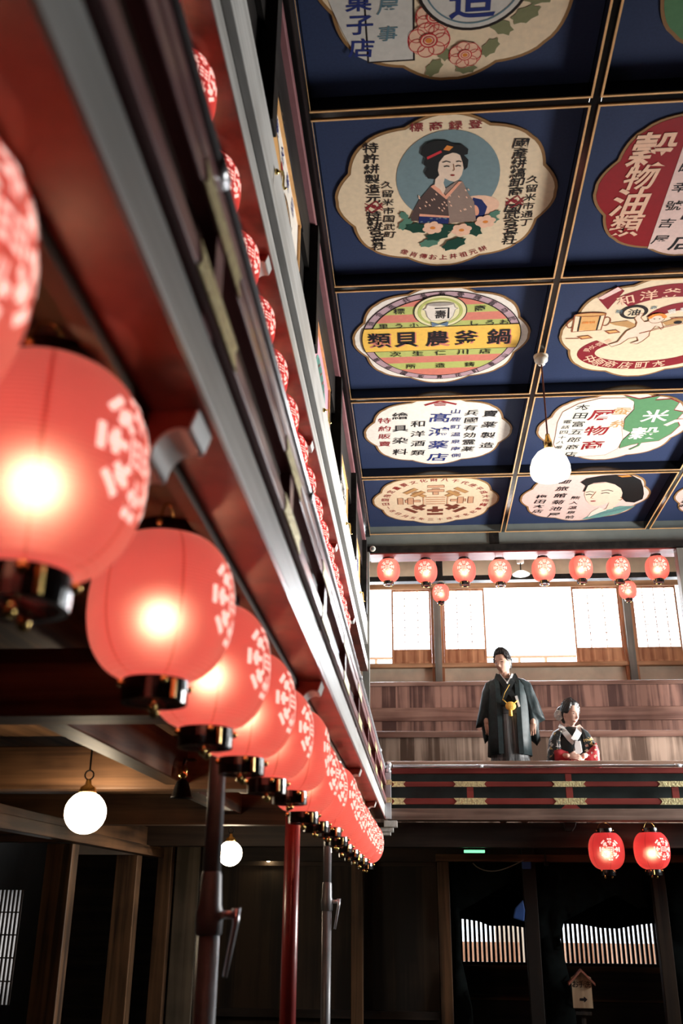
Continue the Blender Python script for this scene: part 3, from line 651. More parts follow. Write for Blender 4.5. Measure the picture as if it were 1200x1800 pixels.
# ---- panel 1, left column: lady in an oval
t, md, A = ceiling_panel('navy ceiling panel painted with a lady in an oval above peonies', XL, YC[1], 0.81, HY[1])
A.ell('portrait', 0.018, 0.255, 0.458, 0.565, 'greyblue', 1, 56)
A.ell('portrait', 0.30, -0.13, 0.20, 0.14, 'petal', 1.5, 20)
A.poly('portrait', [(0.254,-0.017),(0.333,-0.048),(0.39,-0.15),(0.365,-0.30),(0.278,-0.33),(0.22,-0.2)], 'obiblue', 2)
A.ell('portrait', 0.285, -0.19, 0.03, 0.075, 'obipink', 2.6, 14, 0.2)
A.poly('portrait', [(-0.336,-0.301),(-0.28,-0.12),(-0.237,-0.008),(-0.135,0.158),(-0.051,0.201),(0.03,0.10),(0.02,-0.05),(0.05,-0.355),(-0.22,-0.30)], 'plum', 3)
A.poly('portrait', [(0.02,-0.02),(-0.02,0.10),(0.10,0.214),(0.151,0.199),(0.209,0.036),(0.265,-0.069),(0.295,-0.331),(0.048,-0.355)], 'plumlight', 3.5)
A.poly('portrait', [(-0.235,-0.200),(0.046,-0.250),(0.041,-0.275),(-0.238,-0.235)], 'obipink', 4.2); A.poly('portrait', [(-0.238,-0.235),(0.041,-0.275),(0.037,-0.36),(-0.245,-0.330)], 'obiblue', 4)
for k in range(26):
    a, b = random.uniform(-0.26,0.24), random.uniform(-0.2,0.14)
    A.ell('portrait', a, b, 0.006, 0.016, 'petal', 4.4, 8, 0.5)
for k in range(9): A.ell('portrait', random.uniform(-0.22,0.02), random.uniform(-0.33,-0.27), 0.012, 0.007, 'greyblue', 4.6, 8)
A.poly('portrait', [(-0.135,0.158),(-0.08,0.20),(0.0,0.03),(0.115,0.205),(0.145,0.205),(0.01,-0.02)], 'obipink', 4.5)
A.poly('portrait', [(-0.079,0.437),(-0.04,0.525),(0.056,0.574),(0.115,0.53),(0.140,0.44),(0.150,0.376),(0.140,0.29),(0.115,0.235),(0.078,0.205),(0.035,0.222),(-0.01,0.255),(-0.02,0.20),(0.0,0.12),(-0.02,0.05),(-0.05,0.12),(-0.10,0.17),(-0.093,0.25)], 'skin', 5)
A.poly('portrait', [(-0.224,0.561),(-0.215,0.63),(-0.17,0.69),(-0.091,0.718),(0.0,0.705),(0.06,0.665),(0.13,0.655),(0.183,0.60),(0.18,0.54),(0.150,0.53),(0.190,0.47),(0.185,0.38),(0.155,0.345),(0.145,0.47),(0.11,0.55),(0.05,0.565),(-0.02,0.535),(-0.063,0.459),(-0.072,0.36),(-0.06,0.30),(-0.095,0.25),(-0.16,0.265),(-0.190,0.34),(-0.165,0.40),(-0.20,0.44),(-0.185,0.52)], 'hair', 6)
A.poly('portrait', [(-0.17,0.53),(-0.05,0.60),(-0.04,0.575),(-0.165,0.50)], 'rosered', 6.5); A.poly('portrait', [(0.0,0.655),(0.055,0.635),(0.02,0.59),(-0.03,0.605)], 'orange', 6.5)
for a0 in ((0.005,0.402),(0.105,0.400)): A.line('portrait', [(a0[0]-0.025,a0[1]),(a0[0],a0[1]+0.008),(a0[0]+0.022,a0[1])], 0.006, 'hair', 6.4)
A.line('portrait', [(-0.035,0.455),(0.0,0.468),(0.035,0.452)], 0.005, 'hair', 6.4); A.line('portrait', [(0.085,0.455),(0.11,0.462),(0.13,0.45)], 0.005, 'hair', 6.4)
A.line('portrait', [(0.062,0.43),(0.072,0.36),(0.06,0.345)], 0.0035, 'fleshline', 6.4); A.ell('portrait', 0.058, 0.292, 0.020, 0.010, 'crimson', 6.4, 12)
for x, y, r, a in ((-0.256,-0.40,0.13,-.2),(-0.06,-0.52,0.13,.3),(0.10,-0.66,0.14,.6),(0.27,-0.45,0.13,2.2),(0.02,-0.42,0.11,0)): leafy('flowers', x, y, r, a, 'leaf', 5)
for x, y, r, a in ((-0.14,-0.63,0.11,.3),(0.42,-0.33,0.10,0),(-0.37,-0.34,0.10,1),(0.46,-0.25,0.07,.6),(-0.38,-0.22,0.07,2)): leafy('flowers', x, y, r, a, 'leaflight', 4)
for x, y in ((-0.11,-0.405),(0.165,-0.455),(0.385,-0.35)):
    for k in range(6): A.ell('flowers', x+0.052*math.cos(k*PI/3+.4), y+0.046*math.sin(k*PI/3+.4), 0.05, 0.04, 'petal', 6, 14, k)
    A.ell('flowers', x, y, 0.06, 0.05, 'petal', 6.5, 16); A.ell('flowers', x, y, 0.026, 0.02, 'orange', 7.2, 12)
A.column('lettering', '特許絣製造元', -0.65,0.66,-0.655,0.03, 0.145, 'ink', 1, bold=0.02); A.column('lettering', '特許絣合名會社', -0.665,-0.19,-0.635,-0.66, 0.125, 'ink', 1, bold=0.02, stretch=1.25)
A.column('lettering', '久留米市国武町', -0.525,0.20,-0.52,-0.49, 0.115, 'ink', 1, bold=0.01)
A.column('lettering', '國産絣縞卸商', 0.625,0.62,0.635,0.035, 0.145, 'ink', 1, bold=0.02); A.column('lettering', '国武合名會社', 0.628,-0.19,0.634,-0.66, 0.13, 'ink', 1, bold=0.02, stretch=1.25)
A.column('lettering', '久留米市通丁', 0.775,0.18,0.765,-0.40, 0.12, 'ink', 1, bold=0.01)
for x, y in ((-0.655,-0.075),(0.637,-0.09)):
    for d in (-0.022, 0.022):
        A.line('lettering', [(x-0.08,y+d*0.7-0.045),(x+0.0+d,y+0.05+d)], 0.006, 'maroon', 1.5); A.line('lettering', [(x+0.08,y+d*0.7-0.045),(x-0.0+d,y+0.05+d)], 0.006, 'maroon', 1.5)
        A.line('lettering', [(x-0.08,y+0.02+d),(x+d,y-0.065+d)], 0.006, 'maroon', 1.5); A.line('lettering', [(x+0.08,y+0.02+d),(x+d,y-0.065+d)], 0.006, 'maroon', 1.5)
    A.rect('lettering', x-0.02,x+0.02,y-0.02,y+0.015,'maroon',1.6)
for i, ch in enumerate('標商録登'): A.text('lettering', ch, -0.258+0.163*i, 0.866, 0.125, 0.105, 'maroon', 1, bold=0.015)
A.arc('lettering', '像肖傳お上井祖元絣', 0.80, 0.865, PI*1.5-0.50, PI*1.5+0.50, 0.085, 'maroon', 1, inward=True)
A.build(md)

# ---- panel 2, left column: striped ironware shop sign
t, md, A = ceiling_panel('navy ceiling panel with striped round sign and a yellow lettered band', XL, YC[2], 0.81, HY[2], 'ivorywhite')
A.ell('roundel', 0,0,0.905,0.905,'ringblack',1,64); A.ell('roundel', 0,0,0.893,0.893,'mauvering',2,64); A.ell('roundel', 0,0,0.815,0.815,'ringblack',3,64)
def band(y0, y1, mat, L, r=0.80, rr=None):
    n = 14; P = [(math.sqrt(max(0,r*r-(y0+(y1-y0)*i/n)**2)), y0+(y1-y0)*i/n) for i in range(n+1)]
    A.poly('roundel', P + [(-a, b) for a, b in reversed(P)], mat, L)
for y0, y1, m_ in ((0.65,0.80,'salmon'),(0.503,0.65,'lime'),(0.352,0.503,'salmon'),(0.244,0.352,'lime'),(-0.363,-0.226,'lime'),(-0.503,-0.363,'salmon'),(-0.646,-0.503,'lime'),(-0.80,-0.646,'salmon')): band(y0, y1, m_, 4)
band(-0.238, 0.256, 'ringblack', 5, 0.905); band(-0.226, 0.244, 'yellow', 6, 0.893)
for i, ch in enumerate('類貝農釜鍋'):
    x = (-0.70,-0.395,-0.04,0.285,0.655)[i]
    A.text('lettering', ch, x+0.015, 0.0, 0.29, 0.34, 'salmon', 7, bold=0.03); A.text('lettering', ch, x, 0.012, 0.29, 0.34, 'ink', 8, bold=0.035)
A.ell('pot', -0.015,0.545,0.292,0.302,'ringblack',7,40); A.ell('pot', -0.015,0.545,0.28,0.29,'paleyellow',8,40); A.ring('pot', -0.015,0.545,0.245,0.255,0.035,'lime',9)
A.poly('pot', [(-0.16,0.70),(0.13,0.70),(0.15,0.62),(0.18,0.60),(0.15,0.575),(0.13,0.46),(0.09,0.38),(-0.12,0.38),(-0.16,0.46),(-0.18,0.575),(-0.21,0.60),(-0.18,0.62)], 'potgrey', 10)
A.poly('pot', [(-0.15,0.69),(0.12,0.69),(0.14,0.62),(0.165,0.60),(0.14,0.58),(0.12,0.46),(0.08,0.39),(-0.11,0.39),(-0.15,0.46),(-0.17,0.58),(-0.195,0.60),(-0.17,0.62)], 'potwhite', 11)
A.ell('pot', -0.015,0.69,0.14,0.035,'potgrey',12,24); A.line('pot', [(-0.075,0.615),(0.075,0.615),(0.075,0.42)], 0.010, 'ink', 12); A.text('pot', '壽', -0.012,0.50,0.13,0.17,'ink',12,bold=0.02)
A.poly('pot', [(-0.11,0.36),(-0.02,0.31),(0.08,0.36),(0.07,0.27),(-0.02,0.30),(-0.10,0.27)], 'bluegrey', 13)
A.text('lettering','標',-0.46,0.575,0.135,0.115,'ink',7); A.text('lettering','商',0.415,0.575,0.135,0.115,'ink',7)
for i, ch in enumerate('里う小'): A.text('lettering', ch, -0.64+0.17*i, 0.296, 0.11, 0.09, 'ink', 7)
for i, ch in enumerate('しろお'): A.text('lettering', ch, 0.37+0.165*i, 0.296, 0.11, 0.09, 'ink', 7)
for i, ch in enumerate('次生仁川店'): A.text('lettering', ch, -0.52+0.26*i, -0.294, 0.145, 0.11, 'ink', 7)
for i, ch in enumerate('所造鋳'): A.text('lettering', ch, -0.345+0.35*i, -0.575, 0.13, 0.11, 'ink', 7)
A.arc('lettering', '須會進共各有受牌賞功於', 0.855,0.855, PI-0.42, 0.42, 0.085, 'ink', 4)
A.arc('lettering', '第道國坂見花町鹿山', 0.855,0.855, PI+0.50, 2*PI-0.50, 0.082, 'ink', 4, inward=True)
A.build(md)

# ---- panel 3, left column: medicine shop calligraphy
t, md, A = ceiling_panel('navy ceiling panel with medicine shop calligraphy in black, red and blue', XL, YC[3], 0.81, HY[3], 'ivorywhite')
A.line('lettering', [(-0.18,0.79),(0.02,0.895),(0.23,0.79)], 0.02, 'crimson', 1)
for k in range(3): A.line('lettering', [(-0.07+0.01*k,0.845-0.035*k),(0.11-0.01*k,0.845-0.035*k)], 0.010, 'crimson', 1)
A.column('lettering', '特約販賣', -0.714,0.40,-0.735,-0.29, 0.185, 'crimson', 1, bold=0.01)
A.column('lettering', '繪具染料', -0.50,0.52,-0.525,-0.56, 0.235, 'ink', 1, bold=0.018); A.column('lettering', '和洋酒類', -0.27,0.28,-0.273,-0.60, 0.215, 'ink', 1, bold=0.015)
A.column('lettering', '髙鴻薬店', 0.025,0.44,0.01,-0.76, 0.31, 'indigo', 1, bold=0.025); A.column('lettering', '山鹿町温泉南側', 0.228,0.60,0.268,-0.72, 0.145, 'indigo', 1)
A.column('lettering', '兵國有効霊薬', 0.44,0.55,0.435,-0.52, 0.19, 'ink', 1, bold=0.015); A.column('lettering', '賣薬製造', 0.684,0.51,0.695,-0.42, 0.215, 'ink', 1, bold=0.018)
A.build(md)

# ---- panel 4, left column: eightfold crest
t, md, A = ceiling_panel('navy ceiling panel with an eightfold brown crest ringed by red lettering', XL, YC[4], 0.81, HY[4])
def crest_rects():
    out = []
    for k in range(8):
        for (r0, r1, wd) in ((0.86,1.0,0.43),(0.74,0.80,0.19),(0.585,0.735,0.43),(0.40,0.58,0.14)): out.append((k*PI/4, r0, r1, wd, k))
    return out
CM = {6:'bronze',5:'bronze',7:'bronze'}
for a, r0, r1, wd, k in crest_rects():
    c_, s_ = math.cos(a), math.sin(a); S = 0.60
    A.poly('crest', [((r*c_-q*s_)*S, (r*s_+q*c_)*S) for r, q in ((r0,-wd/2),(r1,-wd/2),(r1,wd/2),(r0,wd/2))], CM.get(k, 'bronzelight' if k % 2 == 0 else 'tan'), 1)
    if k not in CM:
        A.line('crest', [((r*c_-q*s_)*S, (r*s_+q*c_)*S) for r, q in ((r0,-wd/2),(r1,-wd/2),(r1,wd/2),(r0,wd/2),(r0,-wd/2))], 0.004, 'bronze', 2)
for k in range(4): A.rect('crest', -0.155, 0.155, 0.13-0.087*k-0.018, 0.13-0.087*k+0.018, 'bronzelight', 1)
A.rect('crest', -0.20,-0.18,-0.15,0.15,'bronzelight',1); A.rect('crest', 0.18,0.20,-0.15,0.15,'bronzelight',1)
A.arc('lettering', '日国指定重要文化財八千代座平成大修理', 0.80,0.80, PI+0.12, -0.25, 0.125, 'crimson', 1)
A.arc('lettering', '一吉日月五年三十成平念記事工', 0.80,0.80, PI+0.32, 2*PI-0.30, 0.105, 'crimson', 1, inward=True)
A.build(md)

# ---- right column
t, md, A = ceiling_panel('near empty looking navy ceiling panel with a green medallion edge, top right of the photo', XR, YC[0], 0.847, HY[0], 'green')
A.text('lettering', '茶', 0.0,0.35,0.5,0.5,'ivorywhite',1,bold=0.03); A.text('lettering', '舗', 0.0,-0.35,0.5,0.5,'ivorywhite',1,bold=0.03); A.build(md)

t, md, A = ceiling_panel('navy ceiling panel with crimson half and white brush characters for grain and oil', XR, YC[1], 0.847, HY[1], 'crimson')
og = [(a/0.735, b/0.735) for a, b in ogee(0.735, 0.028)]
A.poly('ground', [(-0.345,0.86),(-0.35,-0.87)] + [p for p in sorted([q for q in og if q[0] > -0.34 and True], key=lambda q: math.atan2(q[1], q[0]+0.34))], 'pink', 1)
for ch, x, y, s_ in (('穀',-0.59,0.47,0.46),('物',-0.625,0.14,0.34),('油',-0.655,-0.18,0.40),('類',-0.63,-0.51,0.36)): A.text('lettering', ch, x, y, s_*0.9, s_, 'petal', 2, bold=0.035, shear=0.10)
A.column('lettering', '山鹿町幸號吉屋', -0.22,0.72,-0.258,-0.74, 0.16, 'ink', 2, bold=0.01)
A.column('lettering', '大森商店', 0.0,0.55,-0.02,-0.80, 0.27, 'ink', 2, bold=0.03); A.column('lettering', '肥料', 0.45,0.35,0.45,-0.35,0.4,'crimson',2,bold=0.02); A.build(md)

t, md, A = ceiling_panel('navy ceiling panel with maroon ribbons, a tin can and a winged child', XR, YC[2], 0.847, HY[2])
A.ring('ribbon', 0.12,-0.10,0.98,0.97,0.235,'maroon',1, R(128), R(40), 40); A.poly('ribbon', [(-0.699,0.669),(-0.518,0.86),(-0.44,0.78),(-0.553,0.445)], 'maroon', 1.3); A.poly('ribbon', [(-0.70,0.66),(-0.52,0.85),(-0.47,0.80),(-0.64,0.64)], 'pink', 1.6)
for i, ch in enumerate('和洋釜物類'): A.text('lettering', ch, -0.40+0.23*i, 0.60+0.10*(1-((i-2)/2)**2)+0.01, 0.20, 0.185, 'petal', 2, rot=0.32-0.16*i, bold=0.02)
A.ring('ribbon', 0.02,-0.42,0.77,0.40,0.20,'maroon',1, R(140), R(400), 56, 0.17)
A.ring('ribbon', 0.30,0.20,0.42,0.33,0.14,'maroon',1, R(165), R(60), 26)
for i, ch in enumerate('専賣類'): A.text('lettering', ch, 0.02+0.125*i, 0.30+0.085*i-0.02*i*i, 0.10, 0.10, 'ivorywhite', 2, rot=0.6-0.25*i)
A.arc('lettering', '中原商店町本', 0.67,0.315, R(205), R(290), 0.165, 'petal', 2, cx=0.02, cy=-0.42, inward=True, bold=0.02)
A.arc('lettering', '男女御履', 0.64,0.30, R(168), R(130), 0.085, 'petal', 2, cx=-0.02, cy=-0.42)
A.ell('seal', -0.262,0.382,0.150,0.130,'ringblack',2,30); A.ell('seal', -0.262,0.382,0.108,0.092,'cream',3,30); A.text('seal','油',-0.262,0.382,0.15,0.13,'ink',4,bold=0.03)
A.text('lettering','肥',-0.425,0.40,0.075,0.07,'slate',2); A.text('lettering','商',-0.065,0.452,0.075,0.07,'slate',2)
A.poly('tin', [(-0.90,0.36),(-0.555,0.385),(-0.555,0.05),(-0.885,0.03)], 'rust', 2); A.poly('tin', [(-0.885,0.345),(-0.57,0.368),(-0.57,0.065),(-0.87,0.045)], 'cream', 3)
A.rect('tin', -0.82,-0.62,0.06,0.35,'boxtan',4); A.line('tin', [(-0.825,0.36),(-0.815,0.05)], 0.008,'ringblack',5); A.line('tin', [(-0.615,0.37),(-0.61,0.06)], 0.008,'ringblack',5)
A.ell('tin', -0.727,0.372,0.172,0.035,'boxtan',5,24); A.ring('tin', -0.727,0.372,0.175,0.038,0.012,'rust',6,n=30); A.ring('tin', -0.91,0.20,0.05,0.09,0.013,'rust',2,n=20); A.ring('tin', -0.53,0.22,0.05,0.09,0.013,'rust',2,n=20)
A.text('tin','燐枡',-0.72,0.22,0.16,0.10,'orange',6)
for bx, by in ((-0.43,0.0),(-0.72,-0.095)):
    A.poly('tin', [(bx-0.09,by+0.03),(bx-0.03,by-0.035),(bx+0.10,by-0.01),(bx+0.04,by+0.05)], 'rust', 2); A.poly('tin', [(bx-0.065,by+0.03),(bx-0.02,by-0.01),(bx+0.07,by+0.005),(bx+0.03,by+0.04)], 'boxtan', 3)
A.line('tin', [(-0.93,-0.10),(-0.78,-0.105)], 0.006, 'rust', 2)
F_ = [(-0.235,0.27),(-0.205,0.36),(-0.155,0.36),(-0.165,0.27),(-0.11,0.19),(-0.02,0.21),(0.08,0.17),(0.125,0.06),(0.11,0.02),(0.07,0.08),(0.03,0.10),(-0.01,-0.02),(0.0,-0.10),(-0.05,-0.20),(-0.10,-0.26),(-0.18,-0.24),(-0.10,-0.19),(-0.13,-0.11),(-0.22,-0.14),(-0.29,-0.25),(-0.38,-0.30),(-0.42,-0.25),(-0.33,-0.20),(-0.30,-0.08),(-0.27,0.02),(-0.19,0.10),(-0.19,0.18)]
A.poly('winged_child', [(-0.17,0.12),(-0.30,0.22),(-0.50,0.19),(-0.42,0.14),(-0.30,0.10),(-0.22,0.05)], 'tan', 2); A.poly('winged_child', [(0.09,0.16),(0.22,0.24),(0.34,0.22),(0.27,0.13),(0.14,0.10)], 'tan', 2)
A.poly('winged_child', F_, 'skin', 3); A.line('winged_child', F_+[F_[0]], 0.005, 'fleshline', 4)
A.ell('winged_child', 0.01,0.245,0.085,0.085,'skin',5,24); A.ring('winged_child', 0.01,0.245,0.088,0.088,0.006,'fleshline',6,n=26)
for k in range(9): A.ell('winged_child', 0.01+0.08*math.cos(0.3+k*0.32), 0.255+0.075*math.sin(0.3+k*0.32), 0.026,0.024,'orange',7,10)
for x in (-0.015,0.04): A.ell('winged_child', x,0.245,0.010,0.006,'ink',7,8)
A.line('winged_child', [(-0.12,-0.04),(0.15,0.075),(0.34,0.14)], 0.007, 'rust', 5); A.line('winged_child', [(0.16,0.24),(0.40,0.25)], 0.008,'rust',5); A.ell('winged_child', 0.26,0.155,0.045,0.03,'ink',5,14)
A.build(md)

t, md, A = ceiling_panel('navy ceiling panel with a white cocoon shape and a green mulberry leaf', XR, YC[3], 0.847, HY[3], 'pink')
co_ = [(-0.55,0.72),(-0.3,0.84),(0.05,0.83),(0.16,0.72),(0.17,0.55),(0.08,0.25),(0.14,-0.05),(0.21,-0.35),(0.19,-0.65),(0.05,-0.84),(-0.35,-0.88),(-0.62,-0.74),(-0.73,-0.45),(-0.74,-0.15),(-0.76,0.2),(-0.73,0.5)]
A.poly('cocoon', co_, 'border', 1); A.poly('cocoon', [(a*0.985-0.004, b*0.985) for a, b in co_], 'eggshell', 2)
lf_ = [(-0.03,0.90),(0.20,0.78),(0.45,0.86),(0.40,0.74),(0.60,0.76),(0.72,0.66),(0.70,0.46),(0.84,0.40),(0.80,0.20),(0.88,0.02),(0.82,-0.22),(0.70,-0.42),(0.50,-0.46),(0.35,-0.52),(0.21,-0.62),(0.20,-0.40),(0.28,-0.15),(0.16,-0.05),(0.12,0.25),(0.19,0.52),(0.14,0.74)]
A.poly('leaf', [(a*1.015, b*1.02) for a, b in lf_], 'maroon', 3); A.poly('leaf', lf_, 'green', 4); A.line('leaf', [(0.47,-0.46),(0.46,-0.56),(0.36,-0.68)], 0.014, 'green', 4)
A.poly('leaf', [(0.72,0.02),(0.80,0.12),(0.97,0.16),(0.97,0.22),(0.78,0.20),(0.66,0.06)], 'pink', 5)
A.text('lettering','米',0.50,0.32,0.38,0.38,'ivorywhite',5,bold=0.03); A.text('lettering','穀',0.46,-0.17,0.42,0.40,'ivorywhite',5,bold=0.03)
A.column('lettering', '屑物商', -0.22,0.38,-0.185,-0.50, 0.34, 'crimson', 3, bold=0.03); A.column('lettering', '蚕糸', 0.035,0.47,0.05,0.12, 0.25, 'tan', 3, bold=0.02)
A.column('lettering', '本田富五郎商店', -0.487,0.61,-0.446,-0.78, 0.19, 'ink', 3, bold=0.01); A.column('lettering', '電話四十八番', -0.627,0.22,-0.642,-0.54, 0.115, 'ink', 3, bold=0.0)
A.build(md)

t, md, A = ceiling_panel('navy ceiling panel painted with a woman with black hair looking left', XR, YC[4], 0.847, HY[4], 'pink')
A.poly('portrait', [(0.10,-0.95),(0.22,-0.72),(0.40,-0.55),(0.62,-0.40),(0.86,-0.42),(0.80,-0.52),(0.66,-0.72),(0.38,-0.87)], 'teal', 1)
for k in range(14): A.line('portrait', [(0.18+0.045*k,-0.86+0.026*k),(0.24+0.045*k,-0.74+0.028*k)], 0.006, 'slate', 2)
A.poly('portrait', [(0.18,-0.86),(0.20,-0.62),(0.30,-0.44),(0.44,-0.56),(0.34,-0.66)], 'eggshell', 2)
A.poly('portrait', [(-0.02,0.50),(-0.035,0.30),(-0.02,0.10),(0.04,-0.12),(0.12,-0.28),(0.20,-0.37),(0.30,-0.36),(0.42,-0.24),(0.42,-0.48),(0.33,-0.58),(0.52,-0.50),(0.58,-0.20),(0.60,0.06),(0.52,0.30),(0.40,0.45),(0.25,0.56)], 'skin', 3)
A.poly('portrait', [(-0.05,0.44),(-0.15,0.58),(-0.08,0.72),(0.12,0.80),(0.34,0.83),(0.58,0.79),(0.74,0.62),(0.83,0.36),(0.90,0.08),(0.92,-0.12),(0.82,-0.26),(0.68,-0.22),(0.58,-0.06),(0.56,0.14),(0.50,0.32),(0.38,0.48),(0.22,0.58),(0.05,0.55),(-0.02,0.46),(-0.03,0.25),(-0.06,0.22)], 'hair', 4)
A.poly('portrait', [(0.36,0.80),(0.44,0.74),(0.58,0.76),(0.52,0.81),(0.46,0.80)], 'orange', 5)
A.line('portrait', [(-0.01,0.20),(0.05,0.235),(0.11,0.20)], 0.009, 'hair', 5); A.line('portrait', [(0.22,0.24),(0.31,0.28),(0.40,0.22)], 0.009, 'hair', 5)
A.line('portrait', [(0.0,0.10),(0.05,0.125),(0.10,0.10)], 0.011, 'hair', 5); A.line('portrait', [(0.23,0.14),(0.30,0.175),(0.36,0.14)], 0.011, 'hair', 5)
A.line('portrait', [(0.14,0.22),(0.10,-0.03),(0.14,-0.06)], 0.005, 'fleshline', 5); A.ell('portrait', 0.155,-0.155,0.045,0.022,'crimson',5,14); A.line('portrait', [(0.56,-0.02),(0.60,-0.08),(0.58,-0.15),(0.55,-0.12)], 0.007,'fleshline',5)
A.column('lettering', '御旅館菊池屋', -0.397,0.62,-0.391,-0.715, 0.21, 'ink', 1, bold=0.02); A.column('lettering', '熊入温泉前', -0.14,-0.02,-0.115,-0.83, 0.155, 'ink', 1, bold=0.01); A.column('lettering', '梅田本店', -0.681,0.06,-0.675,-0.545, 0.18, 'ink', 1, bold=0.02)
A.build(md)
t, md, A = ceiling_panel('navy ceiling panel with small brush lettering at the right edge of the photo', XF, YC[4], 0.848, HY[4], 'pink')
A.column('lettering', '山鹿薬種商', -0.78,0.25,-0.76,-0.45, 0.17, 'ink', 1, bold=0.01); A.column('lettering', '紙文具店', -0.45,0.45,-0.45,-0.5, 0.25, 'maroon', 1); A.build(md)
for yc, hy, lab in ((YC[3],HY[3],'plain navy ceiling panel outside the right edge of the photo'),): ceiling_panel(lab, XF, yc, 0.848, hy, blank=True)

# ---- framed paintings on the upper left wall
def wall_panel(label, y0, y1, ground='ivorywhite'):
    h = (y1-y0)/2; t = thing('wall_panel', label, 'painted panel', (-0.652, (y0+y1)/2, 3.48), (PI/2,0,PI/2), 'painted panels of the upper left wall')
    MB().box(-h,h,-0.322,0.200,0,0.012).build('painted_board', ink(ground,(0,0,0)), t)
    f = MB(); f.box(-h-0.06,h+0.06,0.2105,0.226,0,0.035).box(h+0.0005,h+0.062,-0.322,0.200,0,0.022).box(-h-0.062,-h-0.0005,-0.322,0.200,0,0.022); f.build('black_frame', 'blackl', t)
    g = MB(); g.box(-h-0.01,h+0.01,0.2003,0.2102,0,0.03).box(h-0.010,h,-0.322,0.200,0.0122,0.028).box(-h,-h+0.010,-0.322,0.200,0.0122,0.028); g.build('gilt_frame', 'goldtrim', t)
    return t, Art(1.0, 0.0135)
t, A = wall_panel('painted wall panel with two large tan gourd shapes, by the first brass hook', 3.29, 4.47)
A.ell('picture', -0.28,-0.06,0.20,0.13,'tan',1,26); A.ell('picture', -0.30,-0.05,0.15,0.09,'boxtan',2,26); A.ell('picture', 0.16,-0.12,0.18,0.12,'tan',1,26); A.ring('picture', 0.16,-0.12,0.17,0.11,0.01,'ink',2); A.ring('picture', -0.28,-0.06,0.20,0.13,0.01,'ink',2)
for k in range(8): A.line('picture', [(0.02+0.04*k,-0.2),(0.03+0.04*k,-0.03)], 0.005,'ink',2)
for i, ch in enumerate('山鹿名産品'): A.text('lettering', ch, -0.48+0.2*i, 0.12, 0.10, 0.10, 'indigo', 2, bold=0.03)
A.rect('lettering', -0.12,-0.02,0.0,0.05,'crimson',2); A.build(t)
t, A = wall_panel('painted wall panel with pink ground and a green oval of plants, by the second brass hook', 5.10, 6.40, 'mauvepink')
A.ell('picture', 0.10,-0.06,0.32,0.15,'teal',1,30); A.poly('picture', [(-0.62,-0.2),(-0.62,0.19),(-0.40,0.19),(-0.45,-0.2)], 'yellow', 1)
for k in range(12): A.line('picture', [(-0.10+0.035*k,-0.18),(-0.13+0.04*k,0.02+0.02*(k % 3))], 0.005,'leaf',2)
for k in range(10): A.ell('picture', -0.08+0.04*k, -0.02+0.03*(k % 3), 0.012,0.012,'crimson',3,8)
for i, ch in enumerate('呉服商'): A.text('lettering', ch, -0.53, 0.10-0.12*i, 0.10, 0.10, 'indigo', 2)
A.build(t)
t, A = wall_panel('painted wall panel with pale ground and black lettering, by the third brass hook', 6.99, 8.29)
for i, ch in enumerate('酒醤油味噌醸造'): A.text('lettering', ch, -0.50+0.165*i, 0.0, 0.15, 0.22, 'ink', 1, bold=0.02)
A.build(t)
t, A = wall_panel('painted wall panel with blue and orange lettering, farthest from the camera', 8.90, 10.20)
for i, ch in enumerate('時計眼鏡'): A.text('lettering', ch, -0.45+0.30*i, 0.0, 0.24, 0.28, 'indigo' if i % 2 else 'orange', 1, bold=0.03)
A.build(t)
t, A = wall_panel('painted wall panel with grey ground and blue lettering, nearest the camera', 1.38, 2.66, 'cardwhite')
for i, ch in enumerate('小間物店'): A.text('lettering', ch, -0.45+0.32*i, 0.02, 0.22, 0.30, 'indigo', 1, bold=0.03)
A.build(t)
for ch in "お手洗": glyph(ch, 0.011)
bpy.data.objects.remove(_to)

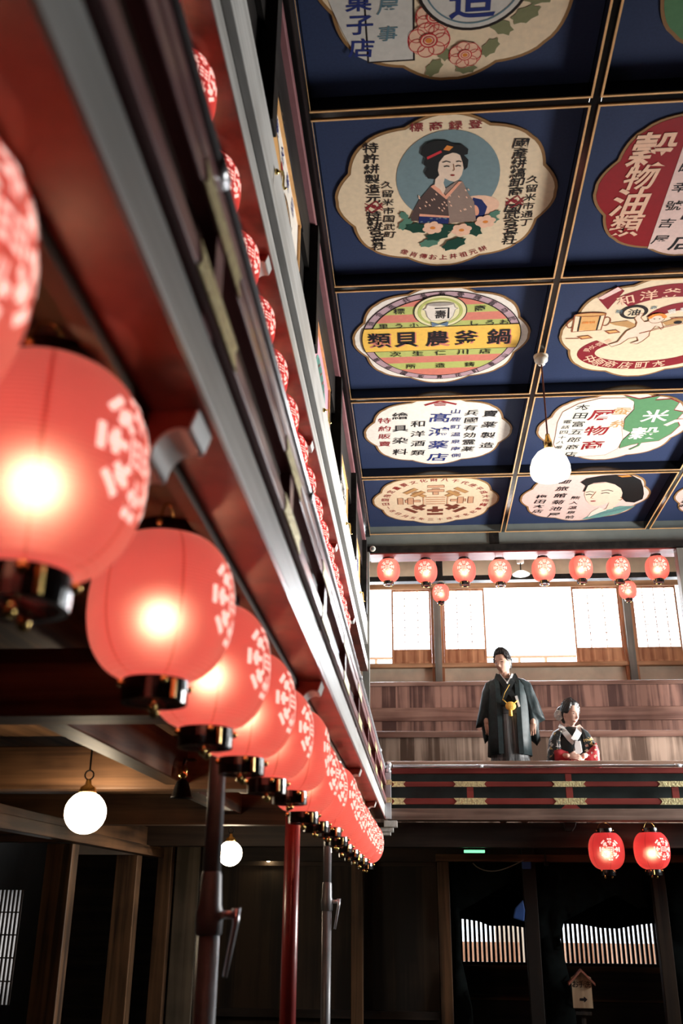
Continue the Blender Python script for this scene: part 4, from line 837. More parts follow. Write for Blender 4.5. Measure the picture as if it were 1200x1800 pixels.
# ------------------------------------------------------------------ paper lanterns
LR, LH, LN = 0.1425, 0.1425, 0.060
def lrad(z):
    u = min(1.0, abs(z-0.008)/(LH+0.0)) 
    return LN + (LR-LN)*max(0.0, 1-u**2.35)**0.56
def make_lantern(loc, rotz, label, scale, group):
    t = thing('paper_lantern', label, 'lantern', loc, (0,0,rotz), group); t.scale = (scale,)*3
    n = 44; prof = [(lrad(-LH+2*LH*i/n), -LH+2*LH*i/n) for i in range(n+1)]
    MB().lathe(prof, 56).build('paper_shade', 'paper', t, smooth=True)
    c = MB(); S = 0.084
    def patch(pts):                                  # a flat piece of the crest laid onto the curved paper
        (ax,az),(bx,bz),(cx,cz),(dx,dz) = pts; k = 5; vs = []; fs = []
        for i in range(k+1):
            for j in range(k+1):
                u, v = i/k, j/k
                a = (ax*(1-u)+bx*u)*(1-v)+(dx*(1-u)+cx*u)*v; b = (az*(1-u)+bz*u)*(1-v)+(dz*(1-u)+cz*u)*v
                z = b+0.012; r = lrad(z)+0.0012; ph = a/LR
                vs.append((r*math.sin(ph), -r*math.cos(ph), z))
        for i in range(k):
            for j in range(k): fs.append((i*(k+1)+j, (i+1)*(k+1)+j, (i+1)*(k+1)+j+1, i*(k+1)+j+1))
        c.add(vs, fs)
    for a, r0, r1, wd, k in crest_rects():
        c_, s_ = math.cos(a), math.sin(a)
        if (r0, wd) == (0.585, 0.43): wd = 0.40
        patch([((r*c_-q*s_)*S, (r*s_+q*c_)*S) for r, q in ((r0,-wd/2),(r1,-wd/2),(r1,wd/2),(r0,wd/2))])
    for k in range(3): patch([(-0.20*S,(0.17-0.17*k-0.045)*S),(0.20*S,(0.17-0.17*k-0.045)*S),(0.20*S,(0.17-0.17*k+0.045)*S),(-0.20*S,(0.17-0.17*k+0.045)*S)])
    for sg in (-1,1): patch([(sg*0.25*S,-0.22*S),(sg*0.32*S,-0.22*S),(sg*0.32*S,0.22*S),(sg*0.25*S,0.22*S)])
    c.build('crest', 'crest', t, smooth=True)
    def ring(name, z0, z1):
        r = MB(); r.lathe([(0.052,z0),(0.0625,z0),(0.0635,(z0+z1)/2),(0.0625,z1),(0.052,z1),(0.052,z0)], 36)
        return r.build(name, 'blackl', t, smooth=False)
    rt_ = ring('top_ring', LH-0.004, LH+0.036); rb_ = ring('bottom_ring', -LH-0.040, -LH+0.004)
    for k in range(4):
        a = k*PI/2 + 0.5; z = -LH-0.006
        MB().ball((0.066*math.cos(a),0.066*math.sin(a),z), 0.0078, 6).build('brass_stud', 'brass', rb_, smooth=True)
    for k in range(2):
        a = k*PI + 0.85; z = -LH-0.018
        MB().box(0.0638*math.cos(a)-0.004,0.0638*math.cos(a)+0.004,0.0638*math.sin(a)-0.004,0.0638*math.sin(a)+0.004,z-0.018,z+0.018).build('brass_plate', 'brass', rb_)
        a = k*PI + 0.2
        MB().lathe([(0.001,-0.012),(0.008,-0.008),(0.009,0.004),(0.004,0.010),(0.001,0.012)], 10, (0.030*math.cos(a),0.030*math.sin(a),z-0.032)).build('brass_drop', 'brass', rb_, smooth=True)
        a = k*PI
        MB().ball((0.066*math.cos(a),0.066*math.sin(a),LH+0.022), 0.0075, 6).build('brass_stud', 'brass', rt_, smooth=True)
    MB().box(-0.052,0.052,-0.010,0.010,-LH-0.0375,-LH-0.030).build('base_bar', 'redx', rb_)
    h = []
    for i in range(13): h.append((0.058*math.cos(PI*i/12), 0, LH+0.022+0.062*math.sin(PI*i/12)))
    MB().tube(h, 0.0024, 6).build('wire_handle', 'brass', t, smooth=True)
    MB().ball((0,0,-0.015), 0.026, 10).build('bulb', 'bulb', t, smooth=True)
    return t
# row under the left balcony sill: the middle of each lantern; the row hangs a little lower towards the back
LPOS = [(-0.483,0.664,0.528),(-0.492,1.094,0.517),(-0.500,1.765,0.530),(-0.492,2.195,0.512),(-0.485,2.63,0.505),(-0.480,3.06,0.500),(-0.468,3.52,0.512),(-0.472,3.98,0.480),(-0.470,4.43,0.478),(-0.452,4.89,0.486),(-0.452,5.34,0.470),(-0.458,5.80,0.458),(-0.450,6.25,0.452),(-0.450,6.71,0.448),(-0.440,7.17,0.442),(-0.430,7.72,0.430)]
proto = None
for n, p in enumerate(LPOS):
    lab = 'red paper lantern under the left balcony sill, %s in its row from the camera' % ORD[n]
    g = 'red lanterns in a row under the left balcony'
    rz = R((80,84,90,82,80,83,96,80,78,82,76,80,84,78,74,62)[n])
    if proto is None: proto = make_lantern(p, rz, lab, 1.0, g)
    else: copy_thing(proto, p, rz, lab, 1.0, g)
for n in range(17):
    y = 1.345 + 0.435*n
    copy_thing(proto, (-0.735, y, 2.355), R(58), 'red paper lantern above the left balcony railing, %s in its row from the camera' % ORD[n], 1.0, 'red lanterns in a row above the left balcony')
for n, (x, z) in enumerate(((-0.331,3.861),(0.134,3.838),(0.611,3.838),(1.049,3.822),(1.583,3.834),(2.039,3.848),(2.489,3.832),(2.958,3.832))):
    copy_thing(proto, (x, 11.25, z), R((-4,-6,-4,-2,0,12,6,3)[n]), 'red paper lantern under the back gallery lintel, %s from the left' % ORD[n], 1.0, 'red lanterns under the back lintel')
copy_thing(proto, (0.338, 12.150, 3.84), R(-20), 'small red lantern hanging behind the second lantern of the back lintel row', 0.80, 'small lanterns inside the back gallery')
copy_thing(proto, (2.782, 12.150, 3.84), R(-25), 'small red lantern hanging behind the seventh lantern of the back lintel row', 0.80, 'small lanterns inside the back gallery')
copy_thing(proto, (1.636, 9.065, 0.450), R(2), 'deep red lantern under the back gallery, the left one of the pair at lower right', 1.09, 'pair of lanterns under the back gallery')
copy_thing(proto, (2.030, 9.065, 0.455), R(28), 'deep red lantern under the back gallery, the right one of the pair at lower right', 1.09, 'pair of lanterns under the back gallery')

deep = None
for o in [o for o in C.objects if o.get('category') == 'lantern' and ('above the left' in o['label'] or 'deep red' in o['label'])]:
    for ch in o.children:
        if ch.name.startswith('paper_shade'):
            if deep is None: deep = ch.data.copy(); deep.materials[0] = M['shadedpaper']
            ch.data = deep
# ------------------------------------------------------------------ lamps
def globe_lamp(label, x, y, z, top):
    t = thing('globe_lamp', label, 'lamp', (x, y, z), (0,0,0), 'opal globe lamps in the left aisle')
    MB().ball((0,0,0), 0.098, 20).build('globe', 'globe', t, smooth=True)
    MB().lathe([(0.001,0.155),(0.012,0.152),(0.016,0.13),(0.036,0.118),(0.042,0.10),(0.042,0.088),(0.001,0.088)], 24).build('brass_gallery', 'brass', t, smooth=True)
    MB().tube([(0.022*math.cos(2*PI*i/16),0,0.176+0.022*math.sin(2*PI*i/16)) for i in range(17)], 0.004, 6).build('hanging_ring', 'ironblack', t, smooth=True)
    MB().tube([(0,0,0.198),(0,0,top)], 0.005, 8).build('stem', 'ironblack', t)
    return t
globe_lamp('nearer opal globe lamp hanging in the left aisle', -1.61, 4.66, 0.398, 0.40)
globe_lamp('farther opal globe lamp hanging in the left aisle', -1.55, 8.08, 0.374, 0.42)
t = thing('wall_lamp', 'small bare glowing bulb on the plank wall behind the red pole', 'lamp', (-1.565, 10.25, 0.42))
MB().ball((0,0,0), 0.026, 10).build('bulb', 'spot', t, smooth=True); MB().lathe([(0.001,0.06),(0.014,0.058),(0.016,0.024),(0.001,0.022)], 12).build('socket', 'ironblack', t, smooth=True)
MB().tube([(0,0,0.06),(0,0.02,0.09),(0,0.11,0.09)], 0.006, 8).build('arm', 'ironblack', t, smooth=True)
t = thing('spotlight', 'small black spotlight with brass neck above the grey pole', 'spotlight', (-1.13, 4.60, 0.50))
MB().lathe([(0.012,0.05),(0.03,0.03),(0.05,-0.035),(0.055,-0.04),(0.046,-0.035),(0.024,0.02)], 20).build('lamp_shade', 'ironblack', t, smooth=True)
MB().lathe([(0.010,0.05),(0.022,0.06),(0.022,0.10),(0.008,0.11)], 14).build('neck', 'brass', t, smooth=True)
MB().tube([(0,0,0.10),(0,0.02,0.14),(0,0.25,0.17)], 0.007, 8).build('arm', 'ironblack', t, smooth=True)
# pendant under the coffered ceiling
t = thing('pendant_lamp', 'opal glass dome pendant lamp hanging on a long cord from the ceiling beam', 'lamp', (1.1035, 7.02, 3.10))
MB().lathe([(0.03,0.33),(0.055,0.322),(0.100,0.290),(0.140,0.235),(0.160,0.170),(0.161,0.120),(0.146,0.085),(0.08,0.068),(0.001,0.064)], 36).build('glass_dome', 'shade', t, smooth=True)
MB().lathe([(0.001,0.47),(0.016,0.465),(0.022,0.43),(0.032,0.40),(0.036,0.325),(0.028,0.322)], 20).build('brass_socket', 'brass', t, smooth=True)
MB().tube([(0,0,0.46),(0,0,1.13)], 0.007, 8).build('cord', 'redbrown', t)
MB().lathe([(0.001,1.12),(0.03,1.125),(0.035,1.15),(0.055,1.16),(0.058,1.185),(0.05,1.19),(0.062,1.20),(0.062,1.2095),(0.001,1.2095)], 24).build('ceiling_rose', 'ivory', t, smooth=True)
t = thing('gallery_lamp', 'flat white pendant lamp between the fourth and fifth lantern of the back lintel row', 'lamp', (1.395, 12.02, 4.05))
MB().lathe([(0.025,0.045),(0.06,0.035),(0.112,0.0),(0.114,-0.008),(0.05,-0.030),(0.001,-0.034)], 28).build('glass_shade', 'shade', t, smooth=True)
MB().tube([(0,0,0.04),(0,0,0.16)], 0.008, 8).build('stem', 'ironblack', t)
MB().lathe([(0.001,0.15),(0.045,0.155),(0.05,0.19),(0.04,0.215),(0.001,0.22)], 18).build('ceiling_rose', 'ivory', t, smooth=True)
MB().tube([(0,0,0.215),(0,0,0.567)], 0.006, 6).build('hanging_rod', 'ironblack', t)

# ------------------------------------------------------------------ poles under the left balcony
def pole(label, y, mat, r0, r1, zj=None, clamp=True):
    t = thing('support_pole', label, 'pole', (-0.607, y, -1.5))
    if zj is None:
        MB().tube([(0,0,0.012),(0,0,2.29)], r0, 24).build('tube', mat, t, smooth=True)
    else:
        MB().tube([(0,0,zj+1.5),(0,0,2.29)], r1, 24).build('inner_tube', mat, t, smooth=True)
        MB().tube([(0,0,0.012),(0,0,zj+1.5-0.055)], r0, 24).build('outer_tube', mat, t, smooth=True)
        c = MB().lathe([(r0,-0.06),(r0+0.006,-0.055),(r0+0.008,0.0),(r0+0.002,0.02),(r1+0.004,0.10),(r1,0.11)], 24, (0,0,zj+1.5)).build('screw_collar', mat, t, smooth=True)
        if clamp:
            k = MB().tube([(r0,0,-0.005),(r0+0.045,0,-0.005)], 0.012, 10); k.tube([(r0+0.045,0,0.012),(r0+0.045,0,-0.03),(r0+0.022,-0.005,-0.165)], [0.013,0.009,0.007], 10)
            k.v = [(a, b, d+zj+1.5) for a, b, d in k.v]; k.build('locking_handle', 'steel', t, smooth=True)
    MB().box(-0.07,0.07,-0.07,0.07,0,0.011).build('base_plate', mat, t); MB().box(-0.07,0.07,-0.07,0.07,2.2905,2.2995).build('head_plate', mat, t)
pole('thick grey adjustable steel pole with a locking handle, nearest the camera', 2.90, 'greypole', 0.0315, 0.0255, -0.025)
pole('plain red painted pole under the lantern row', 4.70, 'redpole', 0.036, 0.036)
pole('thin grey adjustable steel pole behind the red pole', 6.50, 'greypole', 0.030, 0.026, 0.02)

# ------------------------------------------------------------------ small things at the back
t = thing('loudspeaker', 'small round white speaker at the left end of the back lintel', 'speaker', (-0.515, 11.075, 4.085))
MB().tube([(0,0,0),(-0.005,-0.03,-0.003),(0.0,-0.06,-0.008)], [0.022,0.034,0.036], 20).build('housing', 'ivory', t, smooth=True)
MB().tube([(0.0,-0.0605,-0.008),(0.0,-0.064,-0.008)], [0.022,0.020], 18).build('grille', 'greyplaster', t, smooth=True)
t = thing('exit_sign', 'small green lit exit sign under the dark back beam', 'sign', (0.487, 9.33, 0.460))
MB().box(-0.095,0.095,-0.025,0.025,-0.012,0.012).build('lit_face', 'exit', t, bevel=0.003); MB().box(-0.06,0.06,-0.008,0.008,0.0125,0.0315).build('bracket', 'ironblack', t)
tag(MB().box(0.985,1.075,10.045,10.099,0.335,0.435).build('blue_tape', 'blue', bevel=0.012), 'blue tape patch wrapped on the middle passage post', 'tape')
tag(MB().prism([(0.895,-0.02),(0.975,0.055),(0.99,-0.04),(0.975,-0.14),(0.87,-0.11)], 10.06, 10.099).build('blue_bag', 'blue', bevel=0.012), 'blue cloth bag hanging left of the middle passage post', 'bag')
tag(MB().tube([(0.50+0.50*i/14, 9.985, 0.385-0.085*math.sin(PI*(i/14)**0.75)+0.03*(i/14)) for i in range(15)], 0.0055, 6).build('cable', 'cable', smooth=True), 'pale cable sagging from the passage lintel to the blue taped post', 'cable')
t = thing('cctv_camera', 'small black camera on the dark beam right of the green exit sign', 'camera', (1.21, 9.99, 0.385))
MB().box(-0.022,0.022,-0.05,0.02,-0.022,0.018).build('housing', 'ironblack', t, bevel=0.004); MB().tube([(0,0,0.018),(0,0,0.0955)], 0.008, 8).build('bracket', 'ironblack', t)
# guide sign with a little roof
t = thing('guide_sign', 'little roofed wooden sign pointing to the washroom, on a pole', 'sign', (1.42, 9.72, -1.5))
MB().box(-0.088,0.088,-0.009,0.009,0.655,0.905).build('board', 'signwood', t)
rf = MB()
for s_ in (-1,1): rf.prism([(0,0.975),(s_*0.118,0.860),(s_*0.118,0.838),(0,0.952)], -0.045, 0.035)
rf.build('roof', 'signroof', t); MB().prism([(-0.085,0.9055),(0.085,0.9055),(0,0.950)], -0.008, 0.008).build('gable', 'signwood', t)
MB().box(-0.02,0.02,0.0095,0.035,0.0,0.90).build('pole', 'sootz', t); MB().box(-0.12,0.12,-0.10,0.12,0.0,0.03).build('foot', 'sootz', t)
MB().box(-0.07,0.07,-0.012,0.008,0.60,0.625).build('lower_bar', 'sootz', t)
def write(chars, pts, size, parent, z=0.0011):
    mb = MB()
    for ch, (x, y) in zip(chars, pts):
        vs, fs = GL2[ch]; mb.add([(x+a*size, -0.0092-z, y+b*size) for a, b in vs], fs)
    return mb.build('lettering', 'ink', parent)
GL2 = {}
for ch in 'お手洗':
    GL2[ch] = _gl[(ch, 0.011)]
write('お手洗', ((-0.054,0.85),(-0.002,0.85),(0.052,0.848)), 0.055, t)
MB().prism([(-0.025,0.735),(0.012,0.735),(0.012,0.750),(0.042,0.725),(0.012,0.700),(0.012,0.715),(-0.025,0.715)], -0.0106, -0.0096).build('arrow', 'ink', t)

# black curtains tied back in the passage: cloth with real folds
def curtain(label, outline, y, seed):
    """outline in x, z; turned into a folded sheet by a grid clipped to the outline"""
    bm = bmesh.new(); vs = [bm.verts.new((a, y, b)) for a, b in outline]; f = bm.faces.new(vs); f.normal_update()
    bmesh.ops.triangulate(bm, faces=[f])
    for _ in range(4): bmesh.ops.subdivide_edges(bm, edges=[e for e in bm.edges if e.calc_length() > 0.07], cuts=1, use_grid_fill=False)
    bmesh.ops.triangulate(bm, faces=bm.faces[:])
    for v in bm.verts: v.co.y += 0.022*math.sin(v.co.x*34+seed+1.5*math.sin(v.co.z*5+seed)) + 0.008*math.sin(v.co.x*71+v.co.z*9)
    me = bpy.data.meshes.new('curtain'); bm.to_mesh(me); bm.free(); me.materials.append(M['curtain'])
    me.polygons.foreach_set('use_smooth', [True]*len(me.polygons))
    o = bpy.data.objects.new('curtain', me); C.objects.link(o); so = o.modifiers.new('thickness', 'SOLIDIFY'); so.thickness = 0.006
    return tag(o, label, 'curtain', 'black curtains of the passage')
curtain('black curtain tied back left of the blue taped post', [(0.29,0.40),(0.95,0.40),(0.93,0.25),(0.70,0.12),(0.50,0.01),(0.36,-0.06),(0.37,-0.5),(0.45,-0.9),(0.47,-1.48),(0.25,-1.48),(0.27,-0.6)], 10.26, 0.5)
curtain('black curtain between the blue taped post and the guide sign', [(1.15,0.40),(2.22,0.40),(2.2,0.0),(2.12,-0.02),(1.90,0.11),(1.62,-0.02),(1.38,-0.14),(1.33,-0.3),(1.40,-0.7),(1.47,-1.48),(1.18,-1.48),(1.13,-0.6),(1.06,-0.2),(1.08,0.1)], 10.28, 2.1)
curtain('black curtain at the right edge of the passage', [(2.38,0.40),(3.6,0.40),(3.6,-0.15),(2.95,-0.05),(2.70,-0.20),(2.55,-0.30),(2.60,-0.9),(2.62,-1.48),(2.36,-1.48),(2.34,-0.4)], 10.26, 4.0)
curtain('scalloped black cloth across the top of the left street lattice', [(0.38,0.10),(1.30,0.10),(1.30,-0.25),(1.05,-0.22),(0.80,-0.225),(0.66,-0.175),(0.52,-0.155),(0.38,-0.145)], 12.45, 1.0)
curtain('scalloped black cloth across the top of the right street lattice', [(1.45,0.10),(3.4,0.10),(3.4,-0.20),(2.75,-0.175),(2.50,-0.20),(2.30,-0.24),(2.10,-0.235),(1.85,-0.195),(1.45,-0.19)], 12.45, 3.0)

# ------------------------------------------------------------------ the two people
M['skin'] = plain('skin', (0.62, 0.37, 0.27), rough=0.5, spec=0.35, var=0.06, scale=12)
M['skinfair'] = plain('fair_skin', (0.74, 0.47, 0.37), rough=0.5, spec=0.35, var=0.05, scale=12)
M['hairblack'] = plain('black_hair', (0.018, 0.016, 0.016), rough=0.42, spec=0.5, var=0.4, scale=60, bump=0.6)
M['eyedark'] = plain('dark_eye', (0.02, 0.014, 0.012), rough=0.3)
M['lipman'] = plain('lip', (0.45, 0.20, 0.17), rough=0.5); M['liprose'] = plain('rose_lip', (0.55, 0.11, 0.11), rough=0.4)
M['haori'] = plain('dark_teal_silk', (0.018, 0.031, 0.034), rough=0.55, spec=0.4, var=0.3, scale=24, bump=0.15)
M['kimonoblack'] = plain('black_silk', (0.013, 0.018, 0.020), rough=0.55, spec=0.4, var=0.25, scale=18)
M['hakama'] = wood('striped_hakama_silk', (0.050, 0.052, 0.054), (0.20, 0.20, 0.20), 'z', rough=0.5, fine=60, bump=0.05)
M['sash'] = wood('woven_dark_sash', (0.02, 0.022, 0.024), (0.09, 0.09, 0.09), 'x', rough=0.6, fine=60)
M['whitesilk'] = plain('white_silk', (0.80, 0.78, 0.76), rough=0.6, var=0.06)
M['cordgold'] = plain('golden_cord', (0.95, 0.54, 0.10), rough=0.6, var=0.15, scale=60, bump=0.4)
def floral(name, base, cols, scale=26, cover=0.44):
    m, nt, b = nodes(name)
    tc = N(nt, 'ShaderNodeTexCoord'); vo = N(nt, 'ShaderNodeTexVoronoi'); vo.inputs['Scale'].default_value = scale
    ns = N(nt, 'ShaderNodeTexNoise'); ns.inputs['Scale'].default_value = 40
    nt.links.new(tc.outputs['Object'], ns.inputs['Vector'])
    mv = N(nt, 'ShaderNodeMix', data_type='RGBA', blend_type='LINEAR_LIGHT'); mv.inputs[0].default_value = 0.035
    nt.links.new(tc.outputs['Object'], mv.inputs[6]); nt.links.new(ns.outputs['Color'], mv.inputs[7]); nt.links.new(mv.outputs[2], vo.inputs['Vector'])
    lt = N(nt, 'ShaderNodeMath', operation='LESS_THAN'); lt.inputs[1].default_value = cover; nt.links.new(vo.outputs['Distance'], lt.inputs[0])
    bg = N(nt, 'ShaderNodeTexNoise'); bg.inputs['Scale'].default_value = 8; nt.links.new(tc.outputs['Object'], bg.inputs['Vector'])
    gt = N(nt, 'ShaderNodeMath', operation='GREATER_THAN'); gt.inputs[1].default_value = 0.47; nt.links.new(bg.outputs['Fac'], gt.inputs[0])
    mu = N(nt, 'ShaderNodeMath', operation='MULTIPLY'); nt.links.new(lt.outputs[0], mu.inputs[0]); nt.links.new(gt.outputs[0], mu.inputs[1])
    sp = N(nt, 'ShaderNodeSeparateColor'); nt.links.new(vo.outputs['Color'], sp.inputs[0])
    rp = N(nt, 'ShaderNodeValToRGB'); rp.color_ramp.interpolation = 'CONSTANT'
    for i, c in enumerate(cols):
        e = rp.color_ramp.elements[i] if i < 2 else rp.color_ramp.elements.new(0.5)
        e.color = tuple(c)+(1,)
    for i in range(len(cols)): rp.color_ramp.elements[i].position = i/len(cols)
    nt.links.new(sp.outputs[0], rp.inputs['Fac'])
    mx = N(nt, 'ShaderNodeMix', data_type='RGBA'); nt.links.new(mu.outputs[0], mx.inputs[0]); mx.inputs[6].default_value = tuple(base)+(1,); nt.links.new(rp.outputs['Color'], mx.inputs[7])
    nt.links.new(mx.outputs[2], b.inputs['Base Color']); b.inputs['Roughness'].default_value = 0.5
    return m
M['floralblack'] = floral('black_floral_silk', (0.016, 0.022, 0.024), [(0.75,0.62,0.48),(0.70,0.70,0.66),(0.55,0.28,0.22),(0.60,0.42,0.16),(0.10,0.12,0.12)])
M['floralred'] = floral('red_floral_silk', (0.50, 0.035, 0.045), [(0.78,0.62,0.50),(0.70,0.50,0.35),(0.80,0.74,0.68),(0.45,0.06,0.06)], cover=0.36)
M['redsilk'] = plain('plain_red_silk', (0.50, 0.04, 0.05), rough=0.5, var=0.2, scale=14)

def smooth01(t): t = max(0.0, min(1.0, t)); return t*t*(3-2*t)
def head_surface(th, ph, female=False):
    d = Vector((math.sin(th)*math.sin(ph), -math.sin(th)*math.cos(ph), math.cos(th)))
    ax, ay, az = (0.074, 0.094, 0.122) if not female else (0.070, 0.090, 0.116)
    p = Vector((d.x*ax, d.y*ay, d.z*az))
    if p.z < 0:
        t = -p.z/az; p.x *= 1-(0.36 if not female else 0.44)*t**1.7
        p.y *= (1-0.08*t*t) if p.y < 0 else (1-0.42*t)
    if p.y < 0:
        k = az/0.122
        def g(x0, z0, sx, sz, a): return a*math.exp(-((p.x-x0)/sx)**2-((p.z-z0*k)/sz)**2)
        q = g(0,-0.016,0.011,0.026,0.013)+g(0,-0.034,0.012,0.011,0.014)+g(0,0.024,0.05,0.012,0.005)+g(0,-0.070,0.022,0.012,0.006)+g(0,-0.104,0.022,0.015,0.006)
        for s in (-1,1): q += g(s*0.031,0.006,0.015,0.010,-0.007)+g(s*0.042,-0.03,0.02,0.022,0.004)
        p.y -= q
    return p
def head_mb(mb, X, female=False):
    n, m = 40, 56; vs = []; fs = []
    for i in range(n+1):
        for j in range(m): vs.append(X @ head_surface(max(1e-3, min(PI-1e-3, PI*i/n)), 2*PI*j/m, female))
    for i in range(n):
        for j in range(m): fs.append((i*m+j, i*m+(j+1) % m, (i+1)*m+(j+1) % m, (i+1)*m+j))
    fs += [tuple(range(m-1,-1,-1)), tuple(range(n*m, n*m+m))]
    mb.add(vs, fs)
    for s in (-1, 1):                                   # ears
        e = MB().ball((0,0,0), 1.0, 8); mb.add([X @ Vector((s*(0.073 if not female else 0.069)+v[0]*0.009, 0.008+v[1]*0.016, -0.008+v[2]*0.030)) for v in e.v], e.f)
def face_y(x, z, female=False):
    best = None
    for i in range(60):
        for j in range(-30, 31):
            p = head_surface(PI*(i+0.5)/60, R(j*1.6), female); d = (p.x-x)**2+(p.z-z)**2
            if best is None or d < best[0]: best = (d, p.y)
    return best[1]
def face_parts(root, X, female=False, lip='lipman'):
    k = 0.95 if female else 1.0
    def blob(name, x, z, sx, sy, sz, mat, tilt=0.0, dy=0.0):
        y = face_y(x, z, female)+dy-0.0015; b = MB().ball((0,0,0), 1.0, 8); c_, s_ = math.cos(tilt), math.sin(tilt); vs = []
        for v in b.v:
            a, q = v[0]*sx, v[2]*sz; vs.append(X @ Vector((x+a*c_-q*s_, y+v[1]*sy, z+a*s_+q*c_)))
        o = MB().add(vs, b.f).build(name, mat, root, smooth=True); return o
    for s in (-1, 1):
        blob('eye', s*0.031*k, 0.003, 0.0130, 0.0040, 0.0042, 'eyedark', -s*0.06)
        blob('eyebrow', s*0.033*k, 0.026, 0.0185, 0.004, 0.0034 if not female else 0.0022, 'hairblack', -s*0.12)
    blob('lips', 0, -0.070*k, 0.019, 0.0040, 0.0055, lip, 0.0, 0.0015)
def hair_mb(X, female=False, seed=3):
    rnd = random.Random(seed); n, m = 44, 64; mb = MB(); vs = []; fs = []
    for i in range(n+1):
        for j in range(m):
            th = max(1e-3, min(PI-1e-3, PI*i/n)); ph = 2*PI*j/m; p = head_surface(th, ph, female); a = abs((ph+PI) % (2*PI)-PI)
            zf = 0.088 if female else 0.080; zh = zf+(0.0-zf)*smooth01((a-0.75)/0.55); zh += (-0.075-0.0)*smooth01((a-1.75)/0.5)
            t = smooth01((p.z-zh+0.006)/0.016)
            tuft = 0.005*math.sin(ph*19+th*13)+0.005*math.sin(ph*31-th*17)+0.006*rnd.random()
            if female: gain = 1.13+0.20*smooth01((p.z-0.0)/0.08)*(0.6+0.4*smooth01((a-0.2)/1.2))+0.10*smooth01((a-1.6)/0.8)
            else: gain = 1.09+0.12*smooth01((p.z-0.03)/0.08)
            sc = 0.90+(gain-0.90)*t; q = p*sc
            if t > 0.5: q += p.normalized()*tuft*(1.0 if not female else 0.7)
            vs.append(X @ q)
    for i in range(n):
        for j in range(m): fs.append((i*m+j, i*m+(j+1) % m, (i+1)*m+(j+1) % m, (i+1)*m+j))
    return mb.add(vs, fs)
def limb(mb, pts, rs, n=14):
    mb.tube(pts, rs, n)
    for p, r in zip(pts, rs): mb.ball(p, r*0.995, 8)
def hand(mb, w, down, across, curl, s=1.0, bend=1.0):
    """palm from the wrist w along down; across points to the thumb side; curl is where the fingers close to"""
    w = Vector(w); d = Vector(down).normalized(); a = Vector(across).normalized(); c = Vector(curl).normalized()
    b = MB().ball((0,0,0), 1.0, 10)
    mb.add([w + d*(0.045*s+v[2]*0.052*s) + a*v[0]*0.040*s + c*v[1]*0.016*s for v in b.v], b.f)
    for k, (off, ln) in enumerate(((0.030,0.92),(0.010,1.0),(-0.011,0.95),(-0.031,0.78))):
        p = w + d*0.080*s + a*off*s; pts = [p - d*0.02*s, p]
        for ang, L in ((0.30*bend,0.040),(1.25*bend,0.027),(2.1*bend,0.021)):
            q = (d*math.cos(ang)+c*math.sin(ang)+a*off*2.2).normalized(); pts.append(pts[-1]+q*L*ln*s)
        limb(mb, pts, [0.010*s,0.0098*s,0.0088*s,0.0080*s,0.0068*s], 10)
    p = w + d*0.030*s + a*0.030*s
    limb(mb, [p, p+(d*0.75+a*0.62-c*0.05).normalized()*0.036*s, p+(d*0.75+a*0.62).normalized()*0.036*s+(d*0.95-a*0.05+c*0.25).normalized()*0.030*s], [0.013*s,0.0105*s,0.0078*s], 10)
def melt(name, mb, mat, root, voxel=0.0042, it=3):
    """fuse the overlapping closed pieces into one continuous skin"""
    o = mb.build(name+'_raw', mat)
    r = o.modifiers.new('r', 'REMESH'); r.mode = 'VOXEL'; r.voxel_size = voxel; r.use_smooth_shade = True
    s = o.modifiers.new('s', 'SMOOTH'); s.factor = 0.5; s.iterations = it
    dg = bpy.context.evaluated_depsgraph_get(); dg.update()
    me = bpy.data.meshes.new_from_object(o.evaluated_get(dg)); bpy.data.objects.remove(o)
    me.name = name; n = bpy.data.objects.new(name, me); C.objects.link(n); n.parent = root
    me.materials.clear(); me.materials.append(M[mat]); me.polygons.foreach_set('use_smooth', [True]*len(me.polygons))
    return n
def loft(secs, n=64, a0=-PI/2, a1=1.5*PI, ripple=None, e=2.4):
    """cross sections (z, cx, cy, rx, ry) joined to a tube or, with an angle range, to an open coat"""
    mb = MB(); vs = []; fs = []; closed = abs((a1-a0)-2*PI) < 1e-6; m = n if closed else n+1
    for k, (z, cx, cy, rx, ry) in enumerate(secs):
        for i in range(m):
            t = a0+(a1-a0)*i/n; c_, s_ = math.cos(t), math.sin(t)
            q = (abs(c_)**e+abs(s_)**e)**(-1/e); rr = 1+(ripple(t, z) if ripple else 0)
            vs.append((cx+rx*c_*q*rr, cy+ry*s_*q*rr, z))
    for k in range(len(secs)-1):
        for i in range(n if closed else n): fs.append((k*m+i, k*m+(i+1) % m, (k+1)*m+(i+1) % m, (k+1)*m+i))
    return mb.add(vs, fs)
def cloth(mb, name, mat, root, th=0.006):
    o = mb.build(name, mat, root, smooth=True); s = o.modifiers.new('thickness', 'SOLIDIFY'); s.thickness = th; s.offset = 0
    return o
def refine(poly, L=0.02):
    out = []
    for i, p in enumerate(poly):
        q = poly[(i+1) % len(poly)]; n = max(1, int(math.hypot(q[0]-p[0], q[1]-p[1])/L))
        for k in range(n): out.append((p[0]+(q[0]-p[0])*k/n, p[1]+(q[1]-p[1])*k/n))
    return out
